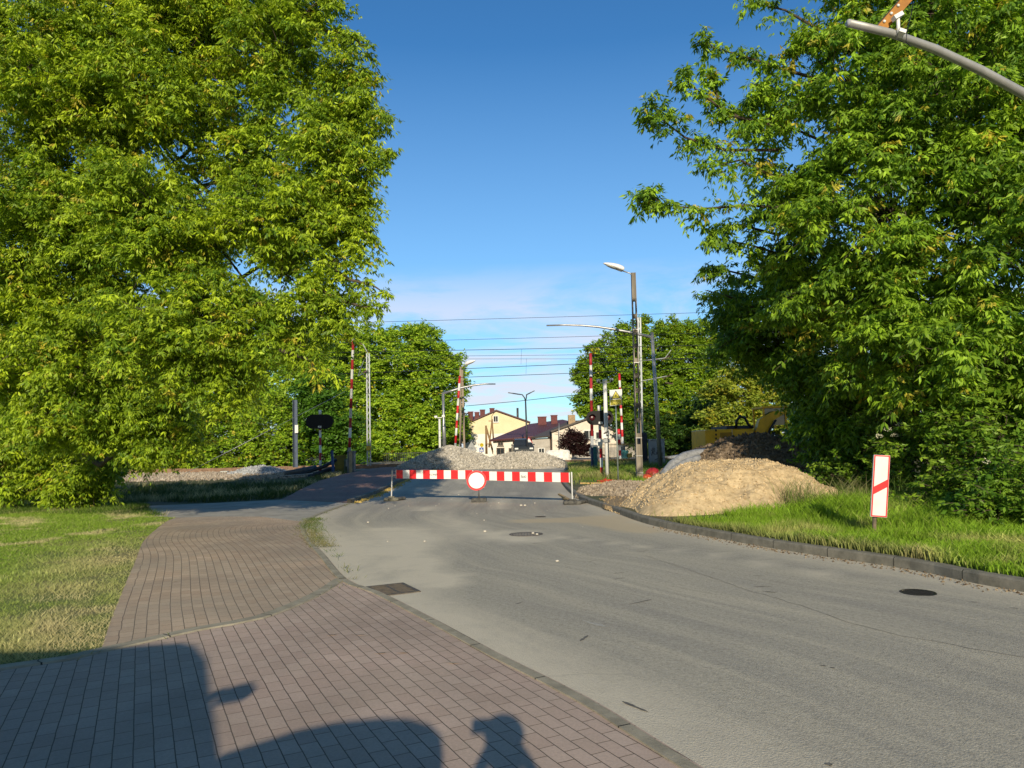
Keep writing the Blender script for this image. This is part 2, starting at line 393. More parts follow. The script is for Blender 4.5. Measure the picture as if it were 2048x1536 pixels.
guide=smooth_line([(-2.9,4.6),(-3.38,6.02)]+px([(232,1215),(272,1120)])+[(-7.05,13.6),(-7.75,15.5),(-7.75,17.0),(-7.0,18.3),(-5.6,18.9),(-4.2,19.0)],.12)
dg,ag,_=dist_line(uc[:,0],uc[:,1],guide); add_uv(up,ag,dg)
# grey cross path and the red far pavement beside the road
ipk=int(np.argmin(np.hypot(rl[:,0]+4.97,rl[:,1]-22.3)))
cross=px([(352,1036),(318,1034),(285,1024),(300,1012),(420,1007),(560,1000)])+[roadL[ipk]]+list(reversed(roadL[iT:ipk]))+list(reversed(topE[1:-1]))
m=mat('grey_worn_slabs',(.42,.39,.33),.92,c2=(.28,.265,.225),scale=1.8,bs=.3,bsc=50)
co=sheet('path',cross,.009,m,.6); tag(co,kind='structure')
iend=int(np.argmin(np.hypot(rl[:,0]+4.5,rl[:,1]-43)))
farw=px([(560,1000),(602,984),(640,966),(690,952)])+[(-8.2,36.5),(-7.6,42.4)]+list(reversed(roadL[ipk:iend]))
fo=sheet('sidewalk',farw,.014,brC,.6,zf=lambda x,y: zt(y)+.1*min(max((y-25.2)/3,0),1)); tag(fo,kind='structure'); fc=coords(fo); add_uv(fo,fc[:,1],fc[:,0])
# --- kerbs (each run is one thing, its stones in the material)
def kerbjoint(name,c,c2):
    m,t,b=nt(name); g=geo(t); f=noise(t,g,5,6,.7)
    at=N(t,'ShaderNodeUVMap'); at.uv_map='UVMap'; sx=N(t,'ShaderNodeSeparateXYZ'); L(t,at.outputs['UV'],sx.inputs[0])
    fr=math_(t,'FRACT',sx.outputs['X']); j=math_(t,'GREATER_THAN',math_(t,'ABSOLUTE',math_(t,'SUBTRACT',fr,.5)),.493)
    L(t,mix(t,j,ramp(t,f,[(.35,c2),(.65,c)]),(.04,.038,.03)),b.inputs['Base Color']); b.inputs['Roughness'].default_value=.95
    bump(t,b,noise(t,g,45,5,.8),.5,.01); return m
km=kerbjoint('kerb_stone',(.24,.225,.185),(.13,.125,.1)); kf=kerbjoint('flush_edging_stone',(.4,.36,.27),(.25,.225,.165))
def kerb(name,line,w,z0,z1,side,mt,label,cat='kerb',clip=None,group=None):
    mb=MB(); strip(mb,line,w,z0,z1,side); o=mb.build(name,mt); c=coords(o); d,a,_=dist_line(c[:,0],c[:,1],line); add_uv(o,a,d)
    tag(o,label,cat,group); return o
kerb('kerb',kerbR,.15,-.05,.125,-1,km,'raised grey concrete kerb along the right side of the road')
kerb('edging_kerb',offset_line(roadL[:iJ+1],-.005),.11,-.05,.022,1,kf,'flush grey edging stones between the asphalt and the near paving')
kerb('edging_kerb',lineJ,.15,-.05,.024,1,kf,'flush mossy edging line curving between the two block pavings')
kerb('edging_kerb',offset_line(roadL[iJ:ipk],-.005),.11,-.05,.03,1,kf,'low curved edging where the driveway meets the road')
kerb('kerb',roadL[ipk:iend],.15,-.05,.13,1,km,'raised kerb of the red pavement left of the barrier')
# --- verges
kr=offset_line(kerbR,-.13)
m,t,b=nt('verge_soil'); g=geo(t); f2=noise(t,g,12,5,.75); f1=noise(t,g,.8,5,.6)
c=mix(t,f2,(.05,.06,.02),(.11,.12,.04)); c=mix(t,ramp(t,f1,[(.5,0.),(.6,.7)]),c,(.2,.15,.08)); L(t,c,b.inputs['Base Color']); b.inputs['Roughness'].default_value=1; bump(t,b,f2,.8,.04); soil=m
verge=[p for p in kr]+[(3.3,43.2),(40,43.2),(60,20),(60,-9.5),(15.2,-9.5)]
vo=sheet('verge',verge,.118,soil,1.0); tag(vo,kind='structure')
lawn_poly=[(-3.38,6.15)]+grassE[1:]+[tuple(v) for v in px([(270,1034),(60,1030)])]+[(-30,22),(-40,22),(-40,-2),(-14.2,2.1),(-6.6,4.85)]+[tuple(p) for p in offset_line(lineJ,.15)[4:iS]]
lawn_poly2=[p for p in grassE]+px([(318,1034),(285,1024),(300,1010),(60,1006),(-400,1010)])+[(-40,24),(-40,0),(-14.2,2.3),(-6.55,4.95),(-4.2,5.72)]
m,t,b=nt('lawn_soil'); g=geo(t); f2=noise(t,g,16,5,.75); f1=noise(t,g,.7,5,.6)
c=mix(t,f2,(.09,.13,.025),(.22,.27,.06)); c=mix(t,ramp(t,f1,[(.45,0.),(.6,.8)]),c,(.25,.21,.1)); L(t,c,b.inputs['Base Color']); b.inputs['Roughness'].default_value=1; bump(t,b,f2,.8,.04)
lo=sheet('lawn',lawn_poly2,.006,m,1.2); tag(lo,kind='structure')
# --- grass blades
mg,t,b=nt('grass_blades'); at=N(t,'ShaderNodeAttribute'); at.attribute_name='tint'
L(t,at.outputs['Color'],b.inputs['Base Color']); b.inputs['Roughness'].default_value=.6; b.inputs['Specular IOR Level'].default_value=.25
tr=N(t,'ShaderNodeBsdfTranslucent'); L(t,at.outputs['Color'],tr.inputs['Color']); ms=N(t,'ShaderNodeMixShader'); ms.inputs[0].default_value=.3
L(t,b.outputs[0],ms.inputs[1]); L(t,tr.outputs[0],ms.inputs[2]); L(t,ms.outputs[0],t.nodes['Material Output'].inputs['Surface'])
def blades(name,x,y,z,h,w,lean,c,label,cat='grass'):
    n=len(x); a=rng.random(n)*2*PI; la=rng.random(n)*2*PI
    dx,dy=np.cos(a)*w/2,np.sin(a)*w/2; lx,ly=np.cos(la)*lean*h,np.sin(la)*lean*h
    v=np.zeros((n,5,3)); 
    v[:,0]=np.stack([x-dx,y-dy,z],1); v[:,1]=np.stack([x+dx,y+dy,z],1)
    v[:,2]=np.stack([x+dx*.8+lx*.3,y+dy*.8+ly*.3,z+h*.55],1); v[:,3]=np.stack([x-dx*.8+lx*.3,y-dy*.8+ly*.3,z+h*.55],1)
    v[:,4]=np.stack([x+lx,y+ly,z+h*(1-.35*lean)],1)
    b_=np.arange(n)[:,None]*5; nr=b_[((y<11)&(h>.085))|(h>.3)]; fr=b_[~(((y<11)&(h>.085))|(h>.3))]
    f=np.concatenate([nr+np.array([[0,1,2]]),nr+np.array([[0,2,3]]),nr+np.array([[3,2,4]]),fr+np.array([[0,1,4]])])
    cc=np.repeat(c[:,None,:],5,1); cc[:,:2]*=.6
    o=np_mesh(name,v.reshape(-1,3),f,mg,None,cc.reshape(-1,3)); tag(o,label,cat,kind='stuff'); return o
def scatter(poly,n,x0,x1,y0,y1,yb=1.0):
    x=x0+(x1-x0)*rng.random(n); y=y0+(y1-y0)*rng.random(n)**yb; k=in_poly(x,y,poly); return x[k],y[k]
def gcol(x,y,seed,dryt=.5,base=(.34,.52,.06),dry=(.9,.8,.42)):
    n=len(x); q=.6*vnoise(x,y,1.1,seed)+.4*vnoise(x,y,.35,seed+1); q=np.clip((q-dryt)/.18,0,1)*.85+ (rng.random(n)<.06)*.6
    q=np.clip(q,0,1)[:,None]; c=np.array(base)*(1-q)+np.array(dry)*q; return c*(.65+.6*rng.random((n,1)))
# lawn: density falls with distance
x,y=scatter(lawn_poly2,760000,-20,-3,5,25,2.1)
de=dist_line(x,y,grassE)[0]
k=rng.random(len(x))<np.clip(1.15-.8*vnoise(x,y,.5,5)*(de<1.5),.25,1); x,y,de=x[k],y[k],de[k]
h=(.025+.045*rng.random(len(x)))*(1+.8*np.clip((y-15)/6,0,1))*(.6+.8*vnoise(x,y,.9,3)); h*=np.where(de<.4,.7,1)
c=gcol(x*.8+y*.6,y*.8-x*.6,3,.56); edge=(np.clip(1.25-de/1.5,0,1)*np.clip((15-y)/3,0,1)*np.clip(.3+vnoise(x,y,.8,61),0,1)*.85)[:,None]; c=c*(1-edge)+np.array((.85,.74,.38))*edge*(.7+.5*rng.random((len(x),1)))
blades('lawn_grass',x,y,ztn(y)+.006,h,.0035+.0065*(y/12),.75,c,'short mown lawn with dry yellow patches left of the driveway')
# taller unmown edge under the left tree and beyond the path
pA=px([(-300,1034),(60,1012),(352,1030),(352,1022),(250,1004),(0,1000),(-300,1000)])
x,y=scatter([(-30,18.5)]+px([(60,1030),(340,1033),(300,1024),(292,1008),(150,1000)])+[(-30,27)],90000,-30,-8,17,27)
blades('tall_grass',x,y,ztn(y),(.1+.16*rng.random(len(x))),.012,.6,gcol(x,y,8,.62,(.09,.17,.02)),'taller grass fringe at the far edge of the lawn')
pB=px([(270,1004),(420,1006),(560,998),(602,982),(640,964),(690,950)])+[(-8.5,36.5),(-9,41),(-30,41),(-30,26)]
x,y=scatter(pB,90000,-30,-7,22,41)
k=(rng.random(len(x))<np.clip(1.5-(y-29)/3,.0,1))|((x>-9.6)&(y<38)); x,y=x[k],y[k]
blades('tall_grass',x,y,ztn(y),(.1+.22*rng.random(len(x))),.018,.6,gcol(x,y,12,.6,(.07,.13,.02)),'shaded grass bank between the path and the railway ballast')
# right verge: long lush grass
def vline(xx): pass
pile_c=(4.9,18.0)
x,y=scatter(verge,620000,2.0,15,3,31,1.0)
dk=dist_line(x,y,kr)[0]; dp=np.hypot((x-5.3)/3.1,(y-18.6)/3.6)
k=(dp>1.0)&~((y>19.5)&(x<5.5)&(y<27))&~((y>22)&(x>5))
k&=rng.random(len(x))<np.where(y>22,.35,np.where((y>14.2)&(dk<.9),.3,1))*np.clip((13-np.abs(x-8))/6,.2,1)
k&=~((x>11)&(rng.random(len(x))<.6)); k&=~((x<4.3)&(y>14.0)&(rng.random(len(x))<.93)); k&=~((y>15.2)&(y<23)&(x<5.2))
x,y,dk=x[k],y[k],dk[k]
tall=np.clip((dk-1.4)/1.6,0,1)*np.clip(1.2-(y-14)/20,.4,1)
h=(.08+.12*rng.random(len(x)))*(.6+.8*vnoise(x,y,.6,21))+tall*(.12+.3*rng.random(len(x))**2)*(.3+1.1*vnoise(x,y,.9,23))
h=np.where((y>22),h*.9+.05,h)
c=gcol(x,y,22,.6,(.26,.44,.03),(.55,.55,.18)); c=c*(.8+.4*vnoise(x,y,.7,71))[:,None]; drye=(np.exp(-(dk/.25)**2)*.6)[:,None]*(y[:,None]>9); c=c*(1-drye)+np.array((.4,.34,.17))*drye
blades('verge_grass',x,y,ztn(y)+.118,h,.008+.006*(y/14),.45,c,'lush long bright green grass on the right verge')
x2,y2=scatter([(2.3,29.5),(8,28.5),(8.5,38),(2.8,38)],16000,2,9,28,38); blades('verge_grass',x2,y2,ztn(y2)+.11,.14+.3*rng.random(len(x2)),.022,.5,gcol(x2,y2,52,.5,(.17,.28,.03),(.45,.42,.17)),'tall half-dry grass around the signal posts right of the road')
# seed-headed tall clumps by the sand pile
xs_=[];ys_=[]
for cx,cy,n_ in((6.1,15.6,140),(7.0,15.2,160),(7.6,14.2,150),(8.2,13.7,120),(6.6,14.6,90),(9.4,12.6,160),(4.9+.9,14.9,60)):
    xs_.append(cx+rng.normal(0,.22,n_)); ys_.append(cy+rng.normal(0,.22,n_))
x=np.concatenate(xs_);y=np.concatenate(ys_)
blades('wild_grass',x,y,ztn(y)+.118,.45+.55*rng.random(len(x)),.012,.45,gcol(x,y,31,.5,(.15,.24,.04),(.36,.34,.16)),'tall arching wild grass beside the sand pile')
# weeds in the paving joints: small tufts along the edging
xs_=[];ys_=[]
for (q,w_) in((lineJ,1),(roadL[iJ:ipk],3)):
    for p in q:
        n_=int(rng.random()*9*w_) if rng.random()<.5 else 0
        if w_==3 and 12.0<p[1]<17.3: n_+=130
        xs_.append(p[0]+rng.normal(0,.05 if not(w_==3 and 12<p[1]<17.3) else .13,n_)+(.1 if w_==3 else 0)); ys_.append(p[1]+rng.normal(0,.06,n_))
x=np.concatenate(xs_);y=np.concatenate(ys_)
blades('joint_weeds',x,y,ztn(y)+.02,.03+.07*rng.random(len(x)),.009,.8,gcol(x,y,41,.5,(.17,.24,.04),(.4,.36,.16)),'small weeds growing along the edging stones','weeds')
# ================================================================ TREES
def leafmat(name,k=1.0,trans=.3):
    m,t,b=nt(name); at=N(t,'ShaderNodeAttribute'); at.attribute_name='tint'
    g=geo(t); f=noise(t,g,.55,3,.6)
    c=mix(t,ramp(t,f,[(.35,0.),(.7,.5)]),at.outputs['Color'],mix(t,1,at.outputs['Color'],(1.35*k,1.12*k,.6),'MULTIPLY'))
    L(t,c,b.inputs['Base Color']); b.inputs['Roughness'].default_value=.5; b.inputs['Specular IOR Level'].default_value=.35
    tr=N(t,'ShaderNodeBsdfTranslucent'); L(t,mix(t,1,c,(1.25,1.2,.5),'MULTIPLY'),tr.inputs['Color'])
    ms=N(t,'ShaderNodeMixShader'); ms.inputs[0].default_value=trans
    L(t,b.outputs[0],ms.inputs[1]); L(t,tr.outputs[0],ms.inputs[2]); L(t,ms.outputs[0],t.nodes['Material Output'].inputs['Surface']); return m
leafm=leafmat('maple_leaves')
def unit(a): return a/np.maximum(np.linalg.norm(a,axis=-1,keepdims=True),1e-9)
def leaflets(name,base,d,nrm,Lg,W,colr,parent,mt):
    """base,d,nrm (N,3); one folded lance-shaped leaflet each"""
    w=unit(np.cross(d,nrm)); n=unit(np.cross(w,d)); Lg=Lg[:,None]; W=W[:,None]
    mid=base+d*Lg*.42
    v=np.stack([base,mid+w*W*.5-n*W*.12,base+d*Lg-n*Lg*.05,mid-w*W*.5-n*W*.12],1)
    b_=np.arange(len(base))[:,None]*4; f=np.concatenate([b_+np.array([[0,1,2]]),b_+np.array([[0,2,3]])])
    return np_mesh(name,v.reshape(-1,3),f,mt,parent,np.repeat(colr[:,None,:],4,1).reshape(-1,3))
def shoots_to_leaves(sp,sd,sl,nodes,per,leaf,droop,hang,greens,yellow=.1):
    """sp,sd,sl: start, direction, length of every shoot -> leaflet arrays"""
    n=len(sp); t=(np.arange(nodes)+.6)/nodes; t=t[None,:,None]+rng.normal(0,.03,(n,nodes,1))
    pos=sp[:,None,:]+sd[:,None,:]*sl[:,None,None]*t; pos[:,:,2:]-=(sl[:,None,None]*droop*t**2)
    pos=pos+rng.normal(0,.02,pos.shape)
    side=unit(np.cross(sd,np.array([0,0,1.])+rng.normal(0,.15,(n,3))))
    sgn=np.where((np.arange(nodes)%2)[None,:,None]==0,1,-1)
    pet=unit(side[:,None,:]*sgn*.9+sd[:,None,:]*.6+np.array([0,0,.1])+rng.normal(0,.35,(n,nodes,3)))
    pl=leaf*(.35+.6*rng.random((n,nodes,1)))
    q=np.arange(per)/max(per-1,1)
    base=pos[:,:,None,:]+pet[:,:,None,:]*(pl[...,None]*(.5+.7*q[None,None,:,None]))
    fan=((np.arange(per)%2)*2-1)[None,None,:,None]*unit(np.cross(pet,np.array([0,0,1.])))[:,:,None,:]
    d=unit(pet[:,:,None,:]*.55+fan*.45+np.array([0,0,-hang])+rng.normal(0,.3,(n,nodes,per,3)))
    nr=unit(sd[:,None,None,:]*.6+np.array([0,0,.5])+rng.normal(0,.45,(n,nodes,per,3)))
    Lg=leaf*(.55+.5*rng.random((n,1,1))+.45*rng.random((n,nodes,per))); 
    hue=(rng.random((n,1,1))**1.5*.75+rng.random((n,nodes,per))*.35)
    g0,g1=np.array(greens[0]),np.array(greens[1]); c=g0+(g1-g0)*np.clip(hue,0,1)[...,None]
    yl=(rng.random((n,1,1))<yellow*.35)|(rng.random((n,nodes,1))<yellow*.25)
    yl=np.broadcast_to(yl,hue.shape)[...,None]; c=np.where(yl,np.array((.5,.47,.06))*(.7+.5*rng.random(hue.shape)[...,None]),c)
    c=c*(.8+.4*rng.random(hue.shape)[...,None])
    return base.reshape(-1,3),d.reshape(-1,3),nr.reshape(-1,3),Lg.reshape(-1),c.reshape(-1,3)
def make_tree(name,label,cat,base,blobs,leaf=.13,wr=.3,dens=1.0,nsh=11,shl=.75,nodes=8,per=4,droop=.55,hang=.8,
              greens=((.055,.15,.012),(.47,.64,.036)),yellow=.1,trunk_r=.28,group=None,limbs=(),sq=.85,fork=.25,gap=.3,hidden=.6,crad=.35,back=.55,branches=True,stems=None,trunk_to=None,mt=None,clr=.72,fill=0.0):
    """blobs: (x,y,z,r) in world space"""
    base=Vector(base); root=thing(name,label,cat,base,group)
    B=np.array(blobs,float); tips=[]; SP=[];SD=[];SL=[]
    for bi,(bx,by,bz,br) in enumerate(B):
        n=int(max(6,4*PI*br*br*dens)); u=unit(rng.normal(0,1,(n,3))); u[:,2]*=1
        p=np.array((bx,by,bz))+u*br*np.array((1,1,sq))*(.72+.36*rng.random((n,1)))
        o=np.delete(B,bi,0)
        if len(o):
            dd=np.linalg.norm((p[:,None,:]-o[None,:,:3])/np.array((1,1,sq)),axis=2)/o[None,:,3]
            keep=(dd.min(1)>clr)|(rng.random(n)<.1)
        else: keep=np.ones(n,bool)
        nz=.6*np.sin(p[:,0]*2.1+by+.8*np.sin(p[:,2]*1.3))*np.sin(p[:,2]*2.6+bx)+.3*np.sin(p[:,1]*1.9+1.3)+.35*np.sin(p[:,0]*4.7+1)*np.sin(p[:,2]*5.3+1)
        keep&=(nz>-gap*1.0)|(rng.random(n)<.12)
        keep&=(u[:,1]<.35)|(rng.random(n)<back)
        keep&=(p[:,2]>base.z+.15)
        p=p[keep];u=u[keep]
        tips.append((bi,p))
        m=len(p)
        if m==0: continue
        # umbrella of shoots around every tip
        a=rng.random((m,nsh))*2*PI; el=rng.random((m,nsh))*1.15-.15
        loc=np.stack([np.cos(a)*np.cos(el),np.sin(a)*np.cos(el),np.sin(el)],2)
        d=unit(loc+u[:,None,:]*np.array((.75,.75,.35))+np.array((0,0,.1)))
        sc=(.55+.75*rng.random((m,1)))
        s0=p[:,None,:]+rng.normal(0,crad*.35,(m,nsh,3))-d*.1
        SP.append(s0.reshape(-1,3)); SD.append(d.reshape(-1,3)); SL.append((shl*sc*(.6+.6*rng.random((m,nsh)))).reshape(-1))
        if fill>0:
            k=int(m*nsh*fill); q=np.array((bx,by,bz))+unit(rng.normal(0,1,(k,3)))*br*(.35+.35*rng.random((k,1)))
            SP.append(q); SD.append(unit(rng.normal(0,1,(k,3)))); SL.append(shl*.8*np.ones(k))
    for (pl,rad,cnt) in limbs:      # arching limbs clad in shoots
        pl=[Vector(p) for p in pl]
        for k in range(cnt):
            s=rng.random()**.8*(len(pl)-1); i=min(int(s),len(pl)-2); f=s-i; p=pl[i].lerp(pl[i+1],f); d=(pl[i+1]-pl[i]).normalized()
            SP.append(np.array([p])+rng.normal(0,rad*.2,(1,3))); SD.append(unit(np.array([d*.7])+rng.normal(0,.65,(1,3))+np.array((0,0,.15)))); SL.append(np.array([rad*(1.25-.75*s/(len(pl)-1))*(.6+.6*rng.random())]))
    SP=np.concatenate(SP);SD=np.concatenate(SD);SL=np.concatenate(SL)
    b_,d_,n_,L_,c_=shoots_to_leaves(SP,SD,SL,nodes,per,leaf,droop,hang,greens,yellow)
    cr=leaflets('crown',b_,d_,n_,L_,L_*wr*(.8+.4*rng.random(len(L_))),c_,root,mt or leafm)
    # trunk, limbs and twigs in one continuous branching mesh
    mb=MB(); top=Vector(trunk_to) if trunk_to is not None else Vector((B[:,0].mean(),B[:,1].mean(),B[:,2].max()*.8)); 
    H=top-base; pts=[base+H*k/6+Vector((rng.normal(0,.06*H.length/6),rng.normal(0,.06*H.length/6),0))*(0 if k in(0,) else 1) for k in range(7)]
    rs=[trunk_r*1.35,trunk_r,trunk_r*.88,trunk_r*.75,trunk_r*.6,trunk_r*.42,trunk_r*.2]
    mb.tube(pts,rs,9)
    for bi,p in tips:
        c=Vector(B[bi,:3]); r=B[bi,3]
        k=min(range(1,6),key=lambda i:(pts[i]-c).length+(3 if pts[i].z>c.z-.2 else 0)); a=pts[k]
        mid=a.lerp(c,.5)+Vector((0,0,-.1*(c-a).length*rng.random()))
        lr=rs[k]*.36
        if branches:
            mb.tube([a,mid,c],[lr,lr*.7,lr*.38],6,cap=False)
            lim=p if len(p)<90 else p[rng.choice(len(p),90,replace=False)]
            for q in lim:
                q=Vector(q); mm=c.lerp(q,.5)+Vector(rng.normal(0,.12*r,3)); mb.tube([c.lerp(a,.15*rng.random()),mm,q],[lr*.22+.008,.012,.005],3,cap=False)
    for (pl,rad,cnt) in limbs: mb.tube(pl,list(np.linspace(.045,.008,len(pl))),5,cap=False)
    if branches and leaf<.2:
        ks=rng.choice(len(SP),min(len(SP),1500),replace=False)
        for k in ks:
            s=Vector(SP[k]); d=Vector(SD[k]); l=SL[k]; mb.tube([s,s+d*l*.5-Vector((0,0,droop*l*.25)),s+d*l-Vector((0,0,droop*l))],[.007,.005,.003],3,cap=False)
    mb.build('trunk',bark,root)
    return root
def bl(lst): 
    out=[]
    for (x,y,r,Y) in lst:
        p=At(x,y,Y); out.append((p.x,p.y,p.z,r*Y/FPX*1.0))
    return out
# --- the large overhanging tree on the left
K_=.79
def sc(l): return [(x,y,r,Y*K_) for (x,y,r,Y) in l]
left=bl(sc([(330,170,180,19.2),(560,110,112,18.6),(655,285,88,18.2),(140,170,180,19.5),(70,330,170,20.5),(110,480,190,20.5),(330,440,150,19.0),(560,450,120,18.4),
  (662,520,66,18.2),(390,670,150,18.6),(170,730,190,21),(560,655,88,18.4),(300,850,88,21.5),(60,640,150,22),(420,-20,150,19.2),(570,-10,95,18.8),
  (645,25,66,18.6),(480,760,68,19),(680,430,54,18.2),(652,610,66,18.2),(705,360,52,18.1),(700,150,48,18.4),(715,285,66,18.1),(720,225,40,18.2),(600,380,70,18.4),(30,110,105,19.6),(230,-10,120,19.6),(500,300,90,19.5)]))
def La(x,y,Y): return At(x,y,Y*K_)
lbs=[([La(560,60,18.5),La(640,60,18.3),La(700,70,18.2),La(735,100,18.1)],.45,40),([La(640,240,18.2),La(720,220,18),La(760,235,18)],.4,34),
 ([La(660,330,18.2),La(730,320,18),La(768,325,17.9)],.4,36),([La(600,560,18),La(680,600,17.6),La(730,615,17.4),La(762,610,17.3)],.36,26),
 ([La(640,520,18),La(700,560,17.8),La(745,570,17.7),La(772,588,17.7)],.28,15),([La(600,600,18),La(650,640,17.6),La(690,655,17.5)],.4,26),
 ([La(660,440,18),La(715,450,17.9),La(738,470,17.9)],.4,26),([La(60,60,20),La(100,15,19.8)],.24,8),([La(600,40,18),La(660,-20,18),La(690,-60,18)],.4,26),
 ([La(560,700,18),La(620,720,17.8),La(640,760,17.7)],.35,16)]
make_tree('maple_tree','huge drooping yellow-green tree overhanging the path on the left','tree',(At(120,900,24.6).x,24.6,0),left,limbs=lbs,leaf=.106,wr=.3,shl=.56,dens=3.1,nsh=12,nodes=9,per=4,trunk_to=tuple(La(315,20,21)),gap=.27,fill=.75,yellow=.06,trunk_r=.28,clr=.78)
low=bl([(60,860,120,22.5),(160,905,72,22.4),(-40,880,90,23.5),(10,955,66,22.6),(230,790,85,21),(90,960,44,22.3),(185,962,32,22.4),(150,925,62,21.6),(120,985,34,21.8),(175,985,26,22),(215,900,45,21.4)])
make_tree('maple_sapling','low leafy growth sweeping down to the lawn below the large left tree','tree',(-16.5,23.8,0),low,dens=2.2,nsh=11,leaf=.15,shl=.65,fill=.25,trunk_r=.1,trunk_to=tuple(At(20,820,23.5)),gap=.25,yellow=.03)
# --- the right-hand trees
right=bl([(1900,180,200,16),(1690,170,140,17.2),(1540,235,82,17.6),(1780,420,175,16.4),(2010,500,190,15),(1590,380,92,18),(1600,560,100,19),
  (1760,650,170,17.2),(1960,720,170,15),(1900,10,170,17),(1720,-20,100,17.6),(2200,300,240,16),(2230,800,240,15),(2090,20,170,17),(2000,330,120,15)])
rl_=[([At(1560,300,17.5),At(1450,300,17),At(1370,275,16.8),At(1325,240,16.7),At(1300,208,16.6)],.55,52),
 ([At(1600,420,17.8),At(1500,410,17.2),At(1400,418,17),At(1330,410,16.9),At(1292,388,16.8)],.5,58),
 ([At(1640,160,17.3),At(1540,130,17.2),At(1480,110,17.2),At(1425,95,17.2),At(1408,72,17.2)],.5,40),
 ([At(1640,60,17.3),At(1570,20,17.3),At(1500,5,17.3)],.5,20),([At(1560,360,17.8),At(1480,320,17.2),At(1400,340,17),],.5,28),
 ([At(1540,250,17.5),At(1460,230,17.3),At(1380,170,17.2),At(1370,150,17.2)],.45,26),([At(1560,470,18.5),At(1480,450,18),At(1420,470,17.8)],.5,26),
 ([At(1600,520,19),At(1500,490,18.5),At(1430,475,18.2)],.5,24),([At(1500,250,17.5),At(1440,210,17.4),At(1420,140,17.3)],.4,20)]
make_tree('maple_tree','tall bright green tree reaching over the road on the right','tree',(9.6,18.2,.12),right,limbs=rl_,dens=1.9,nsh=11,trunk_r=.26,trunk_to=tuple(At(1860,0,17)),clr=.78,gap=.32,
  greens=((.045,.135,.013),(.35,.57,.042)),yellow=.08,leaf=.165,fill=.35,per=4)
right2=bl([(1535,670,85,23),(1480,600,50,23),(1650,755,92,21.5),(1580,620,85,22),(1630,850,40,24),(1700,900,62,20.5),(1470,690,38,23),(1750,830,110,19.5)])
rl2=[([At(1530,560,22),At(1450,540,21.5),At(1415,545,21.2)],.5,26),([At(1520,620,22),At(1450,590,21.5),At(1410,580,21.3)],.5,24),([At(1520,660,22),At(1460,680,22),At(1435,700,22)],.45,18)]
make_tree('maple_tree','darker shaded tree behind the sand pile, left of the tall right tree','tree',(10.2,23.8,.12),right2,limbs=rl2,dens=2,nsh=12,trunk_r=.18,trunk_to=tuple(At(1600,560,23)),gap=.3,
  greens=((.05,.14,.012),(.26,.45,.03)),yellow=.01,leaf=.165,fill=.4)
elder=bl([(1720,965,48,17),(1790,985,46,15.8),(1845,1000,40,14.8),(1660,945,45,18.5),(2060,1045,36,10.9),(1995,1030,52,11.4),(1940,1030,44,12.2),(1880,1022,38,13.2),(1700,1000,34,17.5),(1650,985,30,19),(1990,960,70,12.2),(1900,955,60,14),(2100,940,90,11.5),(2090,1010,60,11.2),(1985,1034,40,12.0),(1920,1040,26,12.9),(2060,1020,48,11.6),(2000,1022,40,12.2),(1935,1018,40,13.2),(1860,1010,34,14.4),(1800,990,34,15.6),(2110,960,110,11.8),(1880,900,105,15.5),(2010,900,110,13.6),(1960,1000,60,13.4),(2060,990,70,12.8),(1820,960,60,16),(1890,1000,42,14.6),(2180,950,140,13),(1790,860,70,17),(1950,830,80,14.5)])
er=make_tree('elder_bush','broad leafy elder bush with small white flower heads behind the grass verge','bush',(9.2,15.2,.12),elder,dens=1.9,nsh=8,shl=.5,nodes=6,per=5,leaf=.1,wr=.48,droop=.3,hang=.35,
  greens=((.07,.18,.015),(.26,.42,.04)),yellow=.0,trunk_r=.07,trunk_to=(9.0,15.2,2.2),gap=.4,fill=.2)
mb=MB(); fm=mat('cream_blossom',(.7,.68,.5),.8)
for (x,y,Y) in ((1776,858,16),(1800,848,16.2),(1757,872,16.2),(1972,922,13.0),(1885,985,14.1),(1900,1000,13.9),(1958,1003,12.9),(1835,1010,15),(1870,985,14.6),(1790,870,16.1),(1925,1010,13.6)):
    p=At(x,y,Y-.6)
    for k in range(26):
        a=rng.random()*2*PI; r=.09*math.sqrt(rng.random()); mb.ell(p+Vector((math.cos(a)*r,rng.normal(0,.02),math.sin(a)*r*.5)),(.012,.012,.01),5,3)
mb.build('blossom',fm,er)
# --- trees beyond the railway
MG=((.09,.22,.014),(.46,.66,.05))
def far_tree(label,name,base,lst,**k):
    kw=dict(leaf=.3,wr=.55,dens=1.1,nsh=10,shl=.95,nodes=5,per=3,droop=.25,hang=.35,greens=MG,yellow=.03,trunk_r=.25,gap=.7,fill=.35,back=.3,sq=.9); kw.update(k)
    return make_tree(name,label,'tree',base,bl(lst),**kw)
far_tree('round green tree beyond the railway, between the left boom and the far lamp','broadleaf_tree',(-9.5,74,.5),
 [(740,730,72,72),(820,720,72,72),(870,780,62,72),(760,820,80,72),(850,860,68,72),(690,760,70,73),(780,900,56,70.5),(700,860,60,72),(895,850,42,72),(905,750,22,72),(885,720,28,72),(740,690,38,72),(845,685,34,72),(650,730,60,74),(600,700,60,75)],leaf=.26,trunk_to=tuple(At(770,700,72)))
far_tree('bushy green tree beyond the railway behind the lamp pole on the right','broadleaf_tree',(16,84,.5),
 [(1235,720,58,83),(1330,705,62,83),(1400,740,58,83),(1210,800,48,83),(1290,800,75,83),(1380,820,75,83),(1180,755,30,83),(1260,870,62,83),(1340,880,60,82),(1170,810,20,83),(1420,870,50,82),(1350,665,30,83),(1265,670,28,83),(1415,690,26,83),(1160,735,14,83),(1400,665,20,83),(1290,655,18,83)],leaf=.27,trunk_to=tuple(At(1310,680,83)),greens=((.08,.19,.012),(.32,.48,.03)),yellow=.03)
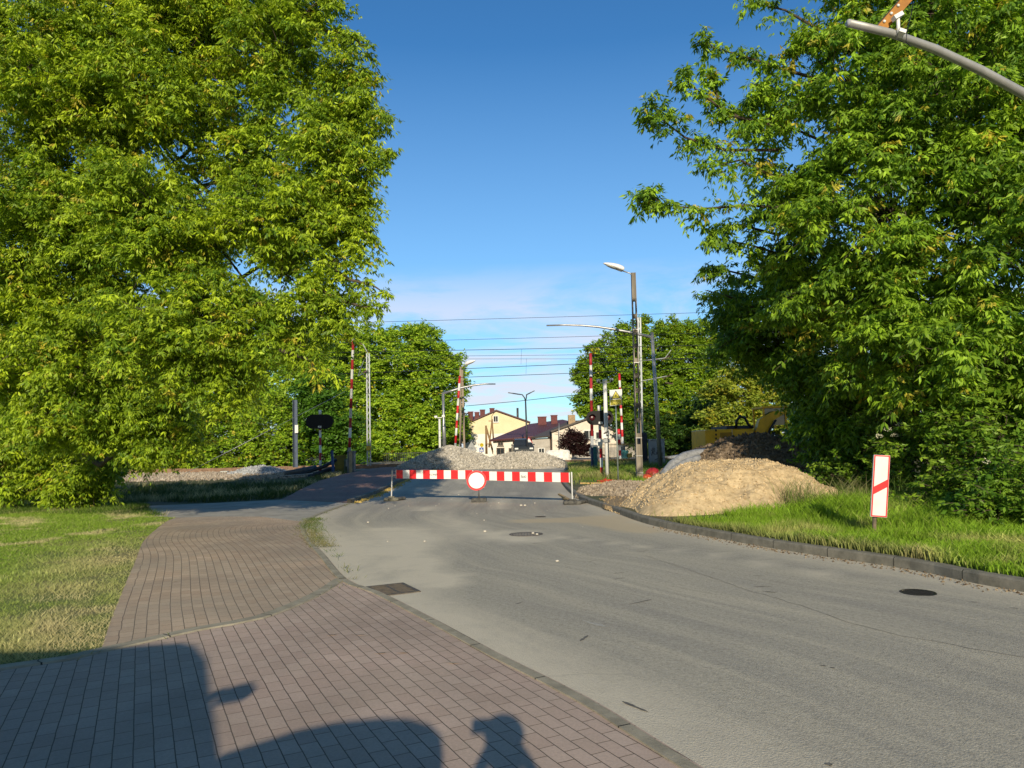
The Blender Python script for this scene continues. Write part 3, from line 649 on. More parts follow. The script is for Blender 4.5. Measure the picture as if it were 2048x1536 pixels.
far_tree('pale yellowish tree between the bushy right tree and the excavator','broadleaf_tree',(21,60,.5),
 [(1470,800,50,60),(1490,745,30,60),(1520,830,55,60),(1450,850,45,59),(1540,770,45,60)],greens=((.12,.2,.02),(.4,.48,.06)),yellow=.2,trunk_to=tuple(At(1490,760,60)),leaf=.26)
far_tree('dense dark ivy covered tree behind the left crossing signal','ivy_tree',(-12.6,52,.5),
 [(650,850,62,51),(640,790,45,51),(640,900,58,51),(620,830,40,51),(690,905,42,51),(600,900,40,51.5)],greens=((.04,.12,.012),(.12,.27,.022)),yellow=.0,leaf=.2,dens=1.6,gap=.9,trunk_to=tuple(At(645,780,51)))
for i,(lst,bx,lb) in enumerate((([(540,860,48,50),(575,900,42,50),(530,915,40,50),(560,820,34,50.5)],-15.6,'bright shrub beyond the track, nearest the grey mast'),
    ([(440,860,50,50),(480,905,42,50),(420,915,42,50),(470,840,40,50.5)],-18.8,'bright shrub beyond the track, middle of the row of shrubs'),
    ([(330,860,52,50),(375,905,45,50),(300,915,45,50),(250,880,55,50.5),(380,850,40,50)],-22.5,'bright shrub beyond the track, behind the drooping left tree'))):
    far_tree(lb,'broad_shrub',(bx,50.8,.5),lst,leaf=.17,dens=2.0,gap=.6,greens=((.09,.21,.012),(.42,.62,.04)),trunk_r=.1,trunk_to=(bx,50.6,3),group='shrubs beyond the railway track')
far_tree('tall tree standing behind the row of shrubs at far left','broadleaf_tree',(-26,60,.5),[(380,760,120,60),(180,780,150,61),(500,740,100,60),(0,760,160,62),(-250,760,170,62),(560,790,70,59)],trunk_to=tuple(At(350,720,60)),leaf=.26,dens=.5)
far_tree('distant dark trees behind the yellow house','broadleaf_tree',(-6.2,84,.5),[(880,860,32,84),(905,840,26,84),(870,885,30,83),(915,870,18,84)],greens=((.02,.06,.01),(.07,.14,.02)),trunk_to=tuple(At(890,850,84)),leaf=.3)
far_tree('shady low tree right of the beige house behind the picket fence','broadleaf_tree',(15,70,.5),[(1262,862,20,68),(1300,850,35,68),(1330,890,34,67),(1275,895,22,66),(1380,880,40,67),(1400,840,45,68)],greens=((.02,.06,.01),(.06,.13,.015)),trunk_to=tuple(At(1310,840,68)),leaf=.26,dens=.8)
far_tree('dark leafy tree mass behind the excavator','broadleaf_tree',(20,40,.5),[(1640,820,60,40),(1700,760,110,40),(1850,780,160,38),(2050,760,180,38),(1650,900,80,38)],greens=((.03,.08,.01),(.1,.19,.02)),trunk_to=tuple(At(1700,700,40)),leaf=.26,dens=.7)
far_tree('small dark red leaved tree in front of the beige house','red_leaved_tree',(9.0-1.0,60,.5),[(1150,888,19,60),(1138,894,13,60),(1164,894,13,60),(1150,872,10,60),(1132,884,8,60),(1172,900,9,60)],greens=((.018,.008,.01),(.05,.018,.02)),yellow=0,leaf=.16,dens=3,shl=.5,trunk_r=.06,trunk_to=tuple(At(1150,885,60)),hang=.1,droop=.1)
# ================================================================ OBJECTS
UP=Vector((0,0,1))
def vat(px_,py_,Y): return At(px_,py_,Y)
def lean(pb,pt):
    """base on the terrain at pixel pb, top at the same distance"""
    a=P(*pb); b=At(pt[0],pt[1],a.y); return a,b
def text_mesh(name,body,size,loc,xdir,zdir,mt,parent,align='CENTER',bold=0):
    cu=bpy.data.curves.new(name,'FONT'); cu.body=body; cu.size=size; cu.align_x=align; cu.align_y='CENTER'; cu.offset=bold; cu.extrude=.001
    o=bpy.data.objects.new(name,cu); col.objects.link(o); dg=bpy.context.evaluated_depsgraph_get(); me=bpy.data.meshes.new_from_object(o.evaluated_get(dg))
    col.objects.unlink(o); bpy.data.objects.remove(o)
    X=Vector(xdir).normalized(); Z=Vector(zdir).normalized(); Yn=X.cross(Z)   # text lies in X,Z plane facing -Yn
    M=Matrix((X,Z,X.cross(Z))).transposed().to_4x4(); M.translation=Vector(loc); me.transform(M); me.materials.clear(); me.materials.append(mt)
    o=bpy.data.objects.new(name,me); col.objects.link(o); return attach(o,parent)
def striped(name,a,b,r,seg,mats,parent,n=10,first=0,r2=None,flat=None):
    a=Vector(a);b=Vector(b);Ln=(b-a).length; k=max(1,round(Ln/seg)); mb=MB()
    for i in range(k):
        mb.mi=(i+first)%2; p=a.lerp(b,i/k); q=a.lerp(b,(i+1)/k)
        if flat: mb.bar(p,q,flat[0],flat[1])
        else: mb.cyl(p,q,r,r,n)
    return mb.build(name,mats,parent)
# ---------------- the red and white barrier across the road
bL,bC,bR=P(783,1002),P(958,1004),P(1145,1009)
def barrier_half(a,b,px0,px1,label,nseg,text,tseg,Yd,first,postside):
    root=thing('road_barrier',label,'barrier',postside,'red and white barrier boards across the road')
    A=At(px0[0],px0[1],a.y-.02);B=At(px1[0],px1[1],b.y-.02); d=(B-A).normalized(); hgt=.262
    mb=MB(); n=nseg; nrm=d.cross(UP)
    for i in range(n):
        mb.mi=(i+first)%2; p=A.lerp(B,i/n);q=A.lerp(B,(i+1)/n)
        mb.prism([p-UP*hgt/2,q-UP*hgt/2,q+UP*hgt/2,p+UP*hgt/2],-nrm*.02)
    mb.mi=1
    for e in(A-d*.008,B+d*.008): mb.box(e-nrm*.01,(.016,.03,hgt+.012),rz=math.atan2(d.y,d.x))
    mb.build('board',[redsheet,whitesheet],root)
    c=A.lerp(B,(tseg+.5)/n)+nrm*.006
    text_mesh('lettering',text,.075 if len(text)>4 else .09,c,-d,-UP,black,root)
    fr=MB()
    for s in(.09,-.09): fr.bar(A+UP*s-nrm*.04-d*.14,B+UP*s-nrm*.04,.03,.03)
    fr.build('rail',galv,root)
    return root,A,B,d
r1,A1,B1,dd1=barrier_half(bL,bC,(792.5,948.5),(945,949.5),'left half of the road barrier, board mounted on the worn dusty base',11,'ASFALT PL',5.5-.5,0,0,bL)
def foot(parent,p,w,dirt,rz=0):
    mb=MB(); mb.bbox(p+UP*.055,(w,.26,.11),.03,rz); mb.bbox(p+UP*.125,(w*.45,.14,.05),.02,rz); mb.build('base',dirt,parent)
    mb=MB(); mb.bbox(p+Vector((w*.55,.18,.06)),(.16,.42,.1),.03,rz-.5); mb.build('base_block',rubber,parent)
def upright(parent,p,top): 
    mb=MB(); mb.bar(p+UP*.1,top,.035,.035); mb.build('post',galv,parent)
dusty=mat('dusty_base_rubber',(.2,.19,.15),.9,c2=(.1,.1,.085),scale=12,bs=.4)
upright(r1,bL,At(784.5,940,bL.y)); foot(r1,bL,.46,dusty)
r2_,A2,B2,dd2=barrier_half(bC,bR,(964,951.5),(1138,955),'right half of the road barrier, board ending at the kerb',11,'OMIJ',5.5-.5,0,0,bR)
upright(r2_,bR,At(1143,944,bR.y)); foot(r2_,bR,.5,rubber)
mb=MB(); mb.bar(P(1126,998)+UP*.05,bR+Vector((-.05,.1,.1)),.09,.05); mb.bar(P(1118,990)+UP*.03,P(1140,1004)+UP*.06,.07,.04); pl=mb.build('broken_plank',newwood); tag(pl,'splintered wooden planks lying by the right base of the barrier','plank')
# centre round sign
sg=thing('traffic_sign','round no-vehicles sign, white with a red ring, at the middle of the barrier','sign',bC)
c0=At(953,961,bC.y-.1); R_=.292; mb=MB(); fx=Vector((1,0,0)); 
def disc(mb,c,r0,r1,fx,n=48,th=.0,fn=Vector((0,-1,0))):
    vs=[];fs=[]
    for k in range(n):
        a=2*PI*k/n; d=fx*math.cos(a)+UP*math.sin(a); vs+= [c+d*r0,c+d*r1]
    for k in range(n): j=(k+1)%n; fs.append((2*k,2*k+1,2*j+1,2*j))
    mb.add(vs,fs)
mb.mi=1; mb.add([c0+(fx*math.cos(2*PI*k/48)+UP*math.sin(2*PI*k/48))*R_*.8+Vector((0,-.006,0)) for k in range(48)],[tuple(range(48))])
mb.mi=0; disc(mb,c0+Vector((0,-.004,0)),R_*.79,R_,fx); mb.mi=2; mb.cyl(c0+Vector((0,-.002,0)),c0+Vector((0,.018,0)),R_+.004,n=48)
mb.build('sign_face',[redsheet,whitesheet,steel],sg)
mb=MB(); mb.cyl(bC+UP*.08,c0+Vector((.05,.06,.25)),.022); mb.build('post',galv,sg)
mb=MB(); mb.bbox(bC+UP*.06,(.44,.36,.12),.015); mb.build('base',rubber,sg)
# ---------------- countdown board on the right verge
pb=P(1749,1088,.0); pb.z=.12; Yk=pb.y
cs=thing('warning_board','tilted white board with red edge and one slanting red stripe on a short post','sign',pb)
q=[At(1741,1033,Yk-.05),At(1774,1035,Yk-.05),At(1780.5,911,Yk-.05),At(1748,909.5,Yk-.05)]
mb=MB(); off=Vector((0,-.004,0)); 
def lerp2(u,v): return q[0].lerp(q[1],u).lerp(q[3].lerp(q[2],u),v)
mb.mi=2; mb.prism(q,Vector((0,.025,0)))
mb.mi=0; e=.055; f=.018
def rect(u0,v0,u1,v1,o): mb.add([lerp2(u0,v0)+o,lerp2(u1,v0)+o,lerp2(u1,v1)+o,lerp2(u0,v1)+o],[(0,1,2,3)])
rect(.02,.005,.98,f+.005,off);rect(.02,.995-f,.98,.995,off);rect(.02,f,.02+e*1.4,1-f,off);rect(.98-e*1.4,f,.98,1-f,off)
mb.mi=1; rect(.03,.01,.97,.99,off*.6)
mb.mi=0; mb.add([lerp2(.07,.355)+off*1.4,lerp2(.93,.49)+off*1.4,lerp2(.93,.615)+off*1.4,lerp2(.07,.48)+off*1.4],[(0,1,2,3)])
mb.build('sign_face',[redsheet,mat('matt_white_sign',(.72,.74,.72),.5,c2=(.62,.64,.62),scale=4),white],cs)
mb=MB(); mb.cyl(pb,At(1751,1030,Yk)+Vector((0,.03,0)),.03); mb.cyl(At(1751,1036,Yk)+Vector((0,.035,0)),At(1757,940,Yk)+Vector((0,.035,0)),.024); mb.build('post',mat('rusty_sign_post',(.2,.15,.1),.8,c2=(.1,.08,.06),scale=8),cs)
# ---------------- concrete lamp pole
def lamp_head(root,p,d,Lh=.72,w=.26,hh=.15,mt=white):
    d=Vector(d).normalized(); s=d.cross(UP).normalized(); u=s.cross(d); M=Matrix((d,s,u)).transposed()
    mb=MB(); nu,nv=14,8; vs=[];fs=[]
    for i in range(nu+1):
        t_=i/nu; x=Lh*t_; ww=w*.5*(math.sin(PI*min(.12+.88*t_,1)**.55)**.6+.12); h_=hh*(math.sin(PI*min(.1+.9*t_,1)**.6)**.7+.15)
        for k in range(nv+1):
            a=PI*k/nv; vs.append(p+M@Vector((x,-ww*math.cos(a),h_*math.sin(a)-.02)))
    for i in range(nu):
        for k in range(nv): fs.append((i*(nv+1)+k,i*(nv+1)+k+1,(i+1)*(nv+1)+k+1,(i+1)*(nv+1)+k))
    for i in range(nu): fs.append((i*(nv+1)+nv,i*(nv+1),(i+1)*(nv+1),(i+1)*(nv+1)+nv))
    fs+=[tuple(range(nv+1)),tuple(nu*(nv+1)+k for k in range(nv+1))]
    mb.smooth=True; mb.add(vs,fs); lh=mb.build('lamp_head',mt,root)
    mb=MB(); mb.ell(p+M@Vector((Lh*.55,0,-.03)),(Lh*.33,w*.36,.05),12,6,M); mb.build('lens',mat('lamp_lens',(.5,.5,.46),.25),root)
a,b_=lean((1279.5,966),(1266.5,546)); a.z+=.11; d=b_-a; Hn=d.length
lp=thing('lamp_post','tall weathered concrete lamp pole with slots and a white street lamp, right of the crossing','lamp post',a)
mb=MB(); u=Vector((1,0,0)); v=Vector((0,1,0)); W0,W1=.125,.085; D0,D1=.12,.09
# ladder-like pole: two flanges and rungs, real slots between
def fl(s):
    vs=[]
    for (p,W,D) in((a,W0,D0),(b_,W1,D1)):
        for x,y in((s*W-.0,-D),(s*(W-.05 if W>.1 else W-.04),-D),(s*(W-.05 if W>.1 else W-.04),D),(s*W,D)): vs.append(p+u*x+v*y)
    mb.add(vs,[(3,2,1,0),(4,5,6,7),(0,1,5,4),(1,2,6,5),(2,3,7,6),(3,0,4,7)])
fl(-1);fl(1)
k=0; t_=0.0
slots=[]
zc=a.z
for i in range(11):
    f0=.0 if i==0 else .2+.072*(i-1); f1=(.17 if i==0 else .2+.072*(i-1)+.022)
    if i==10: f0,f1=.86,1.0
    p=a+d*f0; q=a+d*f1; W=W0+(W1-W0)*(f0+f1)/2; D=.05 if i not in(0,10) else .07
    wd=2*(W-.02)
    mb.bar(p,q,wd,2*D)
mb.mi=1
for f0 in(.035,.115,.2,.56,.72): p=a+d*f0; W=W0+(W1-W0)*f0; mb.bar(p-d*.0012,p+d*.0012,2*W+.01,2*D0+.01)
mb.build('pole',[concrete,galv],lp)
tip=At(1243,541,b_.y); mb=MB(); mb.tube([b_-d*.025,b_-d*.004+Vector((-.12,0,.02)),tip],[.025,.025,.025],8); mb.build('lamp_arm',galv,lp)
he=At(1206,527,b_.y-.1); lamp_head(lp,tip+Vector((.06,0,0)),(he-tip),(he-tip).length+.05,.34,.17,mat('bright_lamp_shell',(.85,.85,.85),.35,var=.05))
# ---------------- cantilever masts (bare curved outreach arms)
def cantilever(label,base,top,pts,r0,r1,ra,rb,group='bare curved cantilever masts',mt=galv):
    root=thing('cantilever_mast',label,'mast',base,group)
    mb=MB(); mb.tube([base,base.lerp(top,.52),base.lerp(top,.56),top+(top-base)*.012],[r0,r0*.93,r1*1.05,r1],14); mb.build('mast',mt,root)
    mb=MB(); sp_=[Vector(p) for p in pts]; mb.tube(sp_,list(np.linspace(ra,rb,len(sp_))),12); mb.build('outreach_arm',mt,root)
    mb=MB(); mb.cyl(base-UP*.02,base+UP*.04,r0*2.2,n=8); mb.build('base_plate',mt,root)
    return root
a=P(1322,948); a.z+=.1; Yq=a.y; tp=At(1304,668,Yq)
pts=[At(x,y,Yq+dy) for x,y,dy in((1304,674,0),(1280,669,0),(1255,663.5,0),(1225,658,0),(1195,653.5,0),(1165,651,0),(1130,650,0),(1093,651,0))]
cantilever('tall steel mast with long curved arm over the road, beside the concrete lamp pole',a,tp,pts,.095,.07,.07,.035,mt=mat('galvanised_mast',(.42,.43,.45),.38,metal=.55,var=.2,scale=3))
# near one at the top right: arm enters the frame, mast stands in the trees outside it
T=At(1697,46,9.0); M1=At(1870,98,9.6); M2=At(2048,188,10.3); M3=At(2160,255,10.9); mtop=M3+(M3-M2)*.55; mbase=Vector((mtop.x+.1,mtop.y,.12))
pts=[mtop,M3,M2,At(1960,140,9.95),M1,At(1780,66,9.3),T]
nr=cantilever('pale grey cantilever arm entering the picture at the top right corner',mbase,mtop+UP*.05,pts,.14,.1,.078,.05,mt=mat('pale_grey_tube',(.42,.42,.41),.5,metal=.35,var=.12,scale=3))
mb=MB(); mb.cyl(T+(T-M1).normalized()*.002,T+(T-M1).normalized()*.01,.047,n=14); mb.build('end_cap',mat('end_cap_grey',(.45,.46,.48),.5),nr)
# yellow backed light bar clamped above that arm
Yb=9.25; pc_=At(1797,62,Yb)
ws=thing('warning_light_bar','yellow and black plate with white bolts clamped above the pale arm at top right','sign',At(1785,30,Yb))
A_=At(1752,54,Yb+.1); B_=At(1822,-26,Yb+.1); dd=(B_-A_).normalized(); pp_=Vector((dd.z,0,-dd.x))
yel=mat('amber_yellow_paint',(.4,.17,.01),.5,c2=(.28,.11,.01),scale=7)
mb=MB(); mb.prism([A_,B_,B_+pp_*.13,A_+pp_*.13],Vector((0,.03,0))); mb.build('plate',yel,ws)
mb=MB(); mb.prism([A_-pp_*.012,B_-pp_*.012,B_+pp_*.004,A_+pp_*.004],Vector((0,.05,0))-Vector((0,.03,0))*1.0+Vector((0,.02,0))); mb.build('edge_strip',black,ws)
for k in range(5): mb=MB(); mb.ell(A_+dd*(.13+.15*k)+pp_*.035+Vector((0,-.01,0)),(.021,.018,.021),10,6); mb.build('bolt',white,ws)
mb=MB(); mb.cyl(At(1797,66,Yb),At(1796,34,Yb),.022); mb.box(At(1795,33,Yb),(.13,.09,.055),ry=-.5); mb.box(At(1801,66,Yb),(.09,.13,.05),ry=.35); mb.build('bracket',white,ws)
mb=MB(); mb.tube([At(1822,94,9.2),At(1812,84,9.15),At(1814,60,9.2),At(1822,30,9.3),At(1826,5,9.3)],.006,5); mb.tube([At(1796,66,9.15),At(1793,78,9.15),At(1806,84,9.15)],.005,5); mb.build('cable',black,ws)
# far left one
a=P(889,905); Yq=60; a=At(889,903,60); tp=At(886,787,60)
a.z=.5
cantilever('distant mast with curved bare arm, left of the far lamp',a,tp,[At(x,y,Yq) for x,y in((886,787),(905,781),(925,775),(950,770),(970,768),(991,768))],.16,.11,.11,.05,mt=galv)
# ---------------- level crossing booms
wr=[white,redw]
def boom(label,base,hinge,tip,seg,w,parts=True,counter=True,mr=redw,flat=False):
    root=thing('level_crossing_boom',label,'crossing boom',base,'raised red and white crossing booms')
    striped('boom_arm',hinge,tip,w,seg,[white,mr],root,8,1)
    mb=MB(); mb.bbox(base+UP*.55,(.36,.42,1.1),.03); mb.bbox(base+UP*1.12,(.4,.46,.06),.02); mb.build('drive_housing',mat('boom_housing_grey',(.2,.22,.24),.55,var=.2),root)
    mb=MB(); dn=(hinge-tip).normalized(); mb.bar(hinge,hinge+dn*.9,.1,.16); mb.box(hinge+dn*.8,(.3,.2,.35)); mb.build('counterweight',steel,root)
    return root
a=P(703,948); a=Vector((At(703,940,38).x,38,zt(38)))
boom('nearest left crossing boom, tallest, raised among the tree branches',a,At(699,895,38),At(707,662,38),.53,.075)
a=At(1190,940,38); a.z=zt(38)+.05
boom('right crossing boom standing raised behind the crossing signal',a,At(1184,872,38),At(1181,707,38),.62,.08)
a=At(916,895,56); a.z=.5
boom('far left crossing boom raised beside the far lamp pole',a,At(911,886,56),At(919.5,752,56),.55,.09,mr=red)
a=At(1246,925,52); a.z=.5
boom('far right crossing boom raised behind the yellow electricity sign',a,At(1246,902,52),At(1238.5,747,52),.5,.085,mr=red)
mb=MB(); a=At(1241,915,50); mb.mi=0
striped_root=thing('safety_pole','short red and white pole leaning beside the far right boom','pole',Vector((a.x,50,.5)))
striped('pole',Vector((a.x,50,.5)),At(1237,858,50),.11,.38,[white,red],striped_root,8,0)
# ---------------- crossing signals
def signal(label,base,top,centre,w,h,front,seg,mr):
    root=thing('crossing_signal',label,'crossing signal',base,'twin-lamp level crossing signals')
    striped('post',base,Vector((top.x,top.y,top.z-.25)),.062,seg,[mr,white],root,12,0)
    mb=MB(); mb.cyl(top-UP*.26,top,.075); mb.build('cap',white,root)
    mb=MB(); n=20; r=h/2; prof=[]
    for k in range(n+1): t_=-PI/2+PI*k/n; prof.append(Vector((w/2-r+r*math.cos(t_),0,r*math.sin(t_))))
    for k in range(n+1): t_=PI/2+PI*k/n; prof.append(Vector((-w/2+r+r*math.cos(t_),0,r*math.sin(t_))))
    fy=-.16
    mb.prism([centre+p+Vector((0,fy,0)) for p in prof],Vector((0,.04,0)))
    mb.prism([centre+p*.9+Vector((0,fy+.04,0)) for p in prof],Vector((0,.12,0)))
    mb.build('backboard',mat('matt_black_housing',(.006,.006,.007),.7,var=.2),root)
    sgn=1 if front else -1
    for s in(-1,1):
        c=centre+Vector((s*w*.285,fy if front else .02,0))
        mb=MB(); mb.smooth=True; n=16; vs=[];fs=[]
        for j,(yy,rr) in enumerate(((0,.15),(-.09,.15),(-.22,.155))):
            for k in range(n+1):
                t_=-.35+(PI+.7)*k/n; vs.append(c+Vector((rr*math.cos(t_),yy*sgn*(1 if j<2 else (.35+.65*max(0,math.sin(t_)))),rr*math.sin(t_))))
        for j in range(2):
            for k in range(n): fs.append((j*(n+1)+k,j*(n+1)+k+1,(j+1)*(n+1)+k+1,(j+1)*(n+1)+k))
        mb.add(vs,fs); mb.build('lamp_hood',black,root)
        mb=MB(); mb.ell(c+Vector((0,-.01*sgn,0)),(.115,.04,.115),16,10); mb.build('red_lens',mat('dark_red_lens',(.07,.006,.012),.3,spec=.5),root)
    pl_=centre+Vector((.02,fy-.012,-h*.36)); mb=MB(); mb.box(pl_,(.17,.012,.1)); mb.build('label_plate',white,root)
    text_mesh('lettering','B1' if not front else 'A1',.075,pl_+Vector((0,-.009,0)),(1,0,0),(0,0,1),black,root,bold=.002)
    return root
a=Vector((At(641,930,37.3).x,37.3,zt(37.3)-.05)); signal('left crossing signal, seen from behind, on a red and white post',a,At(640,820,37.3),At(640.5,843.5,37.3),1.4,.74,False,.4,redw)
a=P(1204,958); Ys=a.y; a.z+=.1
signal('right crossing signal with two dark red lamps behind the white camera post',a,At(1198,811,Ys),At(1199,836,Ys),1.17,.6,True,.4,red)
# small arrow-shaped white plate on its post
mb=MB(); c=At(1196,884,Ys-.1); mb.prism([c+Vector((-.2,0,0)),c+Vector((.02,0,-.18)),c+Vector((.2,0,-.1)),c+Vector((.2,0,.1)),c+Vector((.02,0,.18))],Vector((0,.015,0))); o=mb.build('arrow_plate',white); tag(o,'small pale pointed plate fixed low on the right crossing signal post','sign')
# ---------------- white camera post
a,b_=lean((1215.5,963),(1209.5,762)); a.z+=.1
cp=thing('camera_post','white post with two dome cameras and a camera sign in front of the right signal','camera post',a)
mb=MB(); mb.tube([a,b_],[.088,.075],14); mb.ell(b_,(.1,.1,.09),12,8); mb.build('post',white,cp)
mb=MB(); c1=At(1197,766,a.y);c2=At(1223,764,a.y); mb.cyl(c1,c2,.018); mb.cyl(c1,c1+UP*.08,.015); mb.cyl(c2,c2+UP*.08,.015); mb.build('cross_arm',white,cp)
for c in(c1,c2):
    mb=MB(); mb.cyl(c+UP*.02,c+UP*.12,.075,.06,14); mb.ell(c+UP*.12,(.09,.09,.045),14,6); mb.build('camera',white,cp)
    mb=MB(); mb.ell(c+Vector((0,-.06,.03)),(.045,.045,.05),10,6); mb.build('camera_lens',black,cp)
c=At(1212,868,a.y-.12); mb=MB(); mb.box(c,(.31,.012,.32)); s_=mb.build('camera_sign',white,cp)
mb=MB(); y_=-.012
mb.prism([c+Vector((-.1,y_,.0)),c+Vector((.02,y_,.02)),c+Vector((.1,y_,.1)),c+Vector((.06,y_,.12)),c+Vector((-.1,y_,.045))],Vector((0,.004,0)))
mb.prism([c+Vector((.0,y_,.01)),c+Vector((.03,y_,.02)),c+Vector((.07,y_,-.08)),c+Vector((.03,y_,-.08))],Vector((0,.004,0))); mb.prism([c+Vector((-.02,y_,-.06)),c+Vector((.1,y_,-.06)),c+Vector((.1,y_,-.09)),c+Vector((-.02,y_,-.09))],Vector((0,.003,0)))
mb.build('camera_symbol',black,s_)
c=At(1213,881.5,a.y-.12); mb=MB(); mb.box(c,(.31,.012,.16)); pl_=mb.build('notice_plate',mat('grey_notice',(.16,.17,.18),.5),cp)
for k in range(3):
    mb=MB(); mb.box(c+Vector((0,-.009,.04-.04*k)),(.25-.03*k,.004,.012)); mb.build('text_line',white,pl_)
# ---------------- high voltage sign
a,b_=lean((1237,972),(1231,800)); a.z+=.1
hv=thing('electricity_sign','white and yellow high-voltage warning sign with lightning bolt on a thin grey post','sign',a)
mb=MB(); mb.cyl(a,b_,.028); mb.build('post',mat('greenish_steel_post',(.3,.36,.34),.5,metal=.3),hv)
q=[At(1220,812,a.y-.05),At(1244,810,a.y-.05),At(1244,778,a.y-.05),At(1219,780,a.y-.05)]
mb=MB(); mb.prism(q,Vector((0,.012,0))); pl_=mb.build('sign_face',mat('pale_sign',(.7,.72,.7),.5,var=.05),hv)
yl=mat('sign_yellow',(.75,.66,.04),.45,var=.05); blk=mat('sign_black',(.02,.02,.02),.5)
W=lambda u,v_,k=1: q[0].lerp(q[1],u).lerp(q[3].lerp(q[2],u),v_)+Vector((0,-.003*k,0))
mb=MB(); mb.add([W(.1,.42,1),W(.9,.42,1),W(.5,.95,1)],[(0,1,2)]); mb.build('triangle_border',blk,pl_)
mb=MB(); mb.add([W(.19,.46,2),W(.81,.46,2),W(.5,.87,2)],[(0,1,2)]); mb.add([W(.04,.03,1),W(.96,.03,1),W(.96,.37,1),W(.04,.37,1)],[(0,1,2,3)]); mb.build('yellow_panel',yl,pl_)
mb=MB(); mb.add([W(.55,.78,3),W(.42,.63,3),W(.5,.63,3),W(.44,.55,3),W(.47,.56,3),W(.46,.51,3),W(.56,.56,3),W(.53,.57,3),W(.6,.67,3),W(.5,.67,3),W(.6,.78,3)],[(0,1,2,9,10),(2,3,4,8),(2,8,9),(4,5,6,7)]); mb.build('bolt_symbol',blk,pl_)
mb=MB()
for k in range(4): mb.add([W(.12,.08+.075*k,2),W(.88-.1*(k==0),.08+.075*k,2),W(.88-.1*(k==0),.105+.075*k,2),W(.12,.105+.075*k,2)],[(0,1,2,3)])
mb.build('text_line',blk,pl_)
# ---------------- catenary masts and wires
def hmast(label,base,top,w,mt,band=None,lattice=False):
    root=thing('catenary_mast',label,'railway mast',base,'railway catenary masts')
    mb=MB(); u=Vector((1,0,0))
    if lattice:
        for s in(-1,1): mb.bar(base+u*s*w,top+u*s*w*.8,.07,.1)
        n=18
        for k in range(n):
            p=base.lerp(top,k/n);q_=base.lerp(top,(k+1)/n); s=1 if k%2 else -1; mb.bar(p+u*s*w*.95,q_-u*s*w*.9,.025,.025)
    else:
        mb.bar(base,top,w*2,.03)
        for s in(-1,1): mb.bar(base+Vector((s*w,0,0)),top+Vector((s*w*.9,0,0)),.025,.2)
    mb.build('mast',mt,root)
    if band:
        p=base.lerp(top,band); mb=MB(); mb.bar(p,p+UP*.28,w*2+.08,.24); mb.build('marker_band',mat('yellow_band',(.6,.4,.04),.6),root)
    return root
galvp=mat('pale_mast_steel',(.4,.43,.46),.5,metal=.3,var=.2,scale=3,streak=True)
a=Vector((At(738,930,46.5).x,46.5,.5)); t1=At(736,707,46.5); m1=hmast('pale lattice mast in front of the round green tree left of the road',a,t1,.1,galvp,.15,True)
def insul(p,q_,parent):
    mb=MB(); p=Vector(p);q_=Vector(q_); n=5
    for k in range(n): c=p.lerp(q_,(k+.5)/n); d=(q_-p).normalized()*.02; mb.cyl(c-d,c+d,.06,n=8)
    mb.cyl(p,q_,.02,n=6); mb.build('insulator',mat('brown_ceramic',(.12,.07,.05),.3),parent)
mb=MB(); mb.bar(t1,At(726,688,46.5),.05,.05); mb.bar(At(736,742,46.5),At(716,752,45.5),.04,.04); mb.bar(At(736,760,46.5),At(714,735,45.5),.03,.03); mb.bar(At(728,720,46.2),At(716,752,45.5),.03,.03); mb.build('bracket_arm',steel,m1); insul(At(724,689,46.5),At(718,686,46.5),m1); insul(At(734,742,46.5),At(727,745,46),m1)
a=Vector((At(590,930,45.8).x,45.8,.5)); t2=At(589,800,45.8); m2=hmast('blue grey steel mast at the end of the track, partly hidden by the left tree',a,t2,.085,mat('dark_blue_steel',(.07,.1,.16),.55,var=.2))
mb=MB(); mb.box(At(593,858,45.6),(.2,.03,.5)); mb.build('number_plate',white,m2)
a=Vector((At(1283,930,46.5).x,46.5,.5)); t3=At(1278,635,46.5); m3=hmast('grey catenary mast half hidden behind the concrete lamp pole',a,t3,.1,galvp,None,True)
a=Vector((At(1440,900,46.5).x,46.5,.5)); t4=At(1350,672,46.5)
mb=MB(); mb.bar(At(1283,722,46.5),At(1330,716,46),.05,.05); mb.bar(At(1330,716,46),At(1342,700,46),.04,.04); mb.build('bracket_arm',steel,m3); mb=MB(); mb.bar(At(1283,762,46.5),At(1334,752,46),.05,.05); mb.build('bracket_arm',steel,m3)
insul(At(1322,722,46),At(1340,712,46),m3); insul(At(1326,758,46),At(1345,748,46),m3); insul(At(1330,765,46),At(1346,768,46),m3)
wire_m=mat('dark_wire',(.02,.022,.03),.6)
def wire(name,label,pts,r=.014,group='overhead railway wires',sag=0,mt=None):
    mb=MB(); pts=[Vector(p) for p in pts]; mb.tube(pts,r,5); o=mb.build(name,mt or wire_m); tag(o,label,'wire',group); return o
WL=[((540,650),(1640,618),52,.015,'topmost overhead wire crossing above the curved arm'),((640,687),(1640,659),50,.014,'overhead wire just below the curved bare arm'),
 ((620,706),(1600,686),45,.018,'upper messenger wire carrying two droppers'),((640,714.5),(1600,704),49.5,.012,'upper wire of the close-set pair'),
 ((640,718),(1600,716),49.6,.012,'lower wire of the close-set pair'),((660,749),(1600,707),43.6,.018,'thick contact wire under the first droppers'),((700,763),(1600,728),47.6,.018,'lowest thick contact wire above the roofs')]
for p,q_,Y,r,lb in WL:
    wire('overhead_wire',lb,[At(p[0],p[1],Y),At((p[0]+q_[0])/2,(p[1]+q_[1])/2+.8,Y),At(q_[0],q_[1],Y)],r)
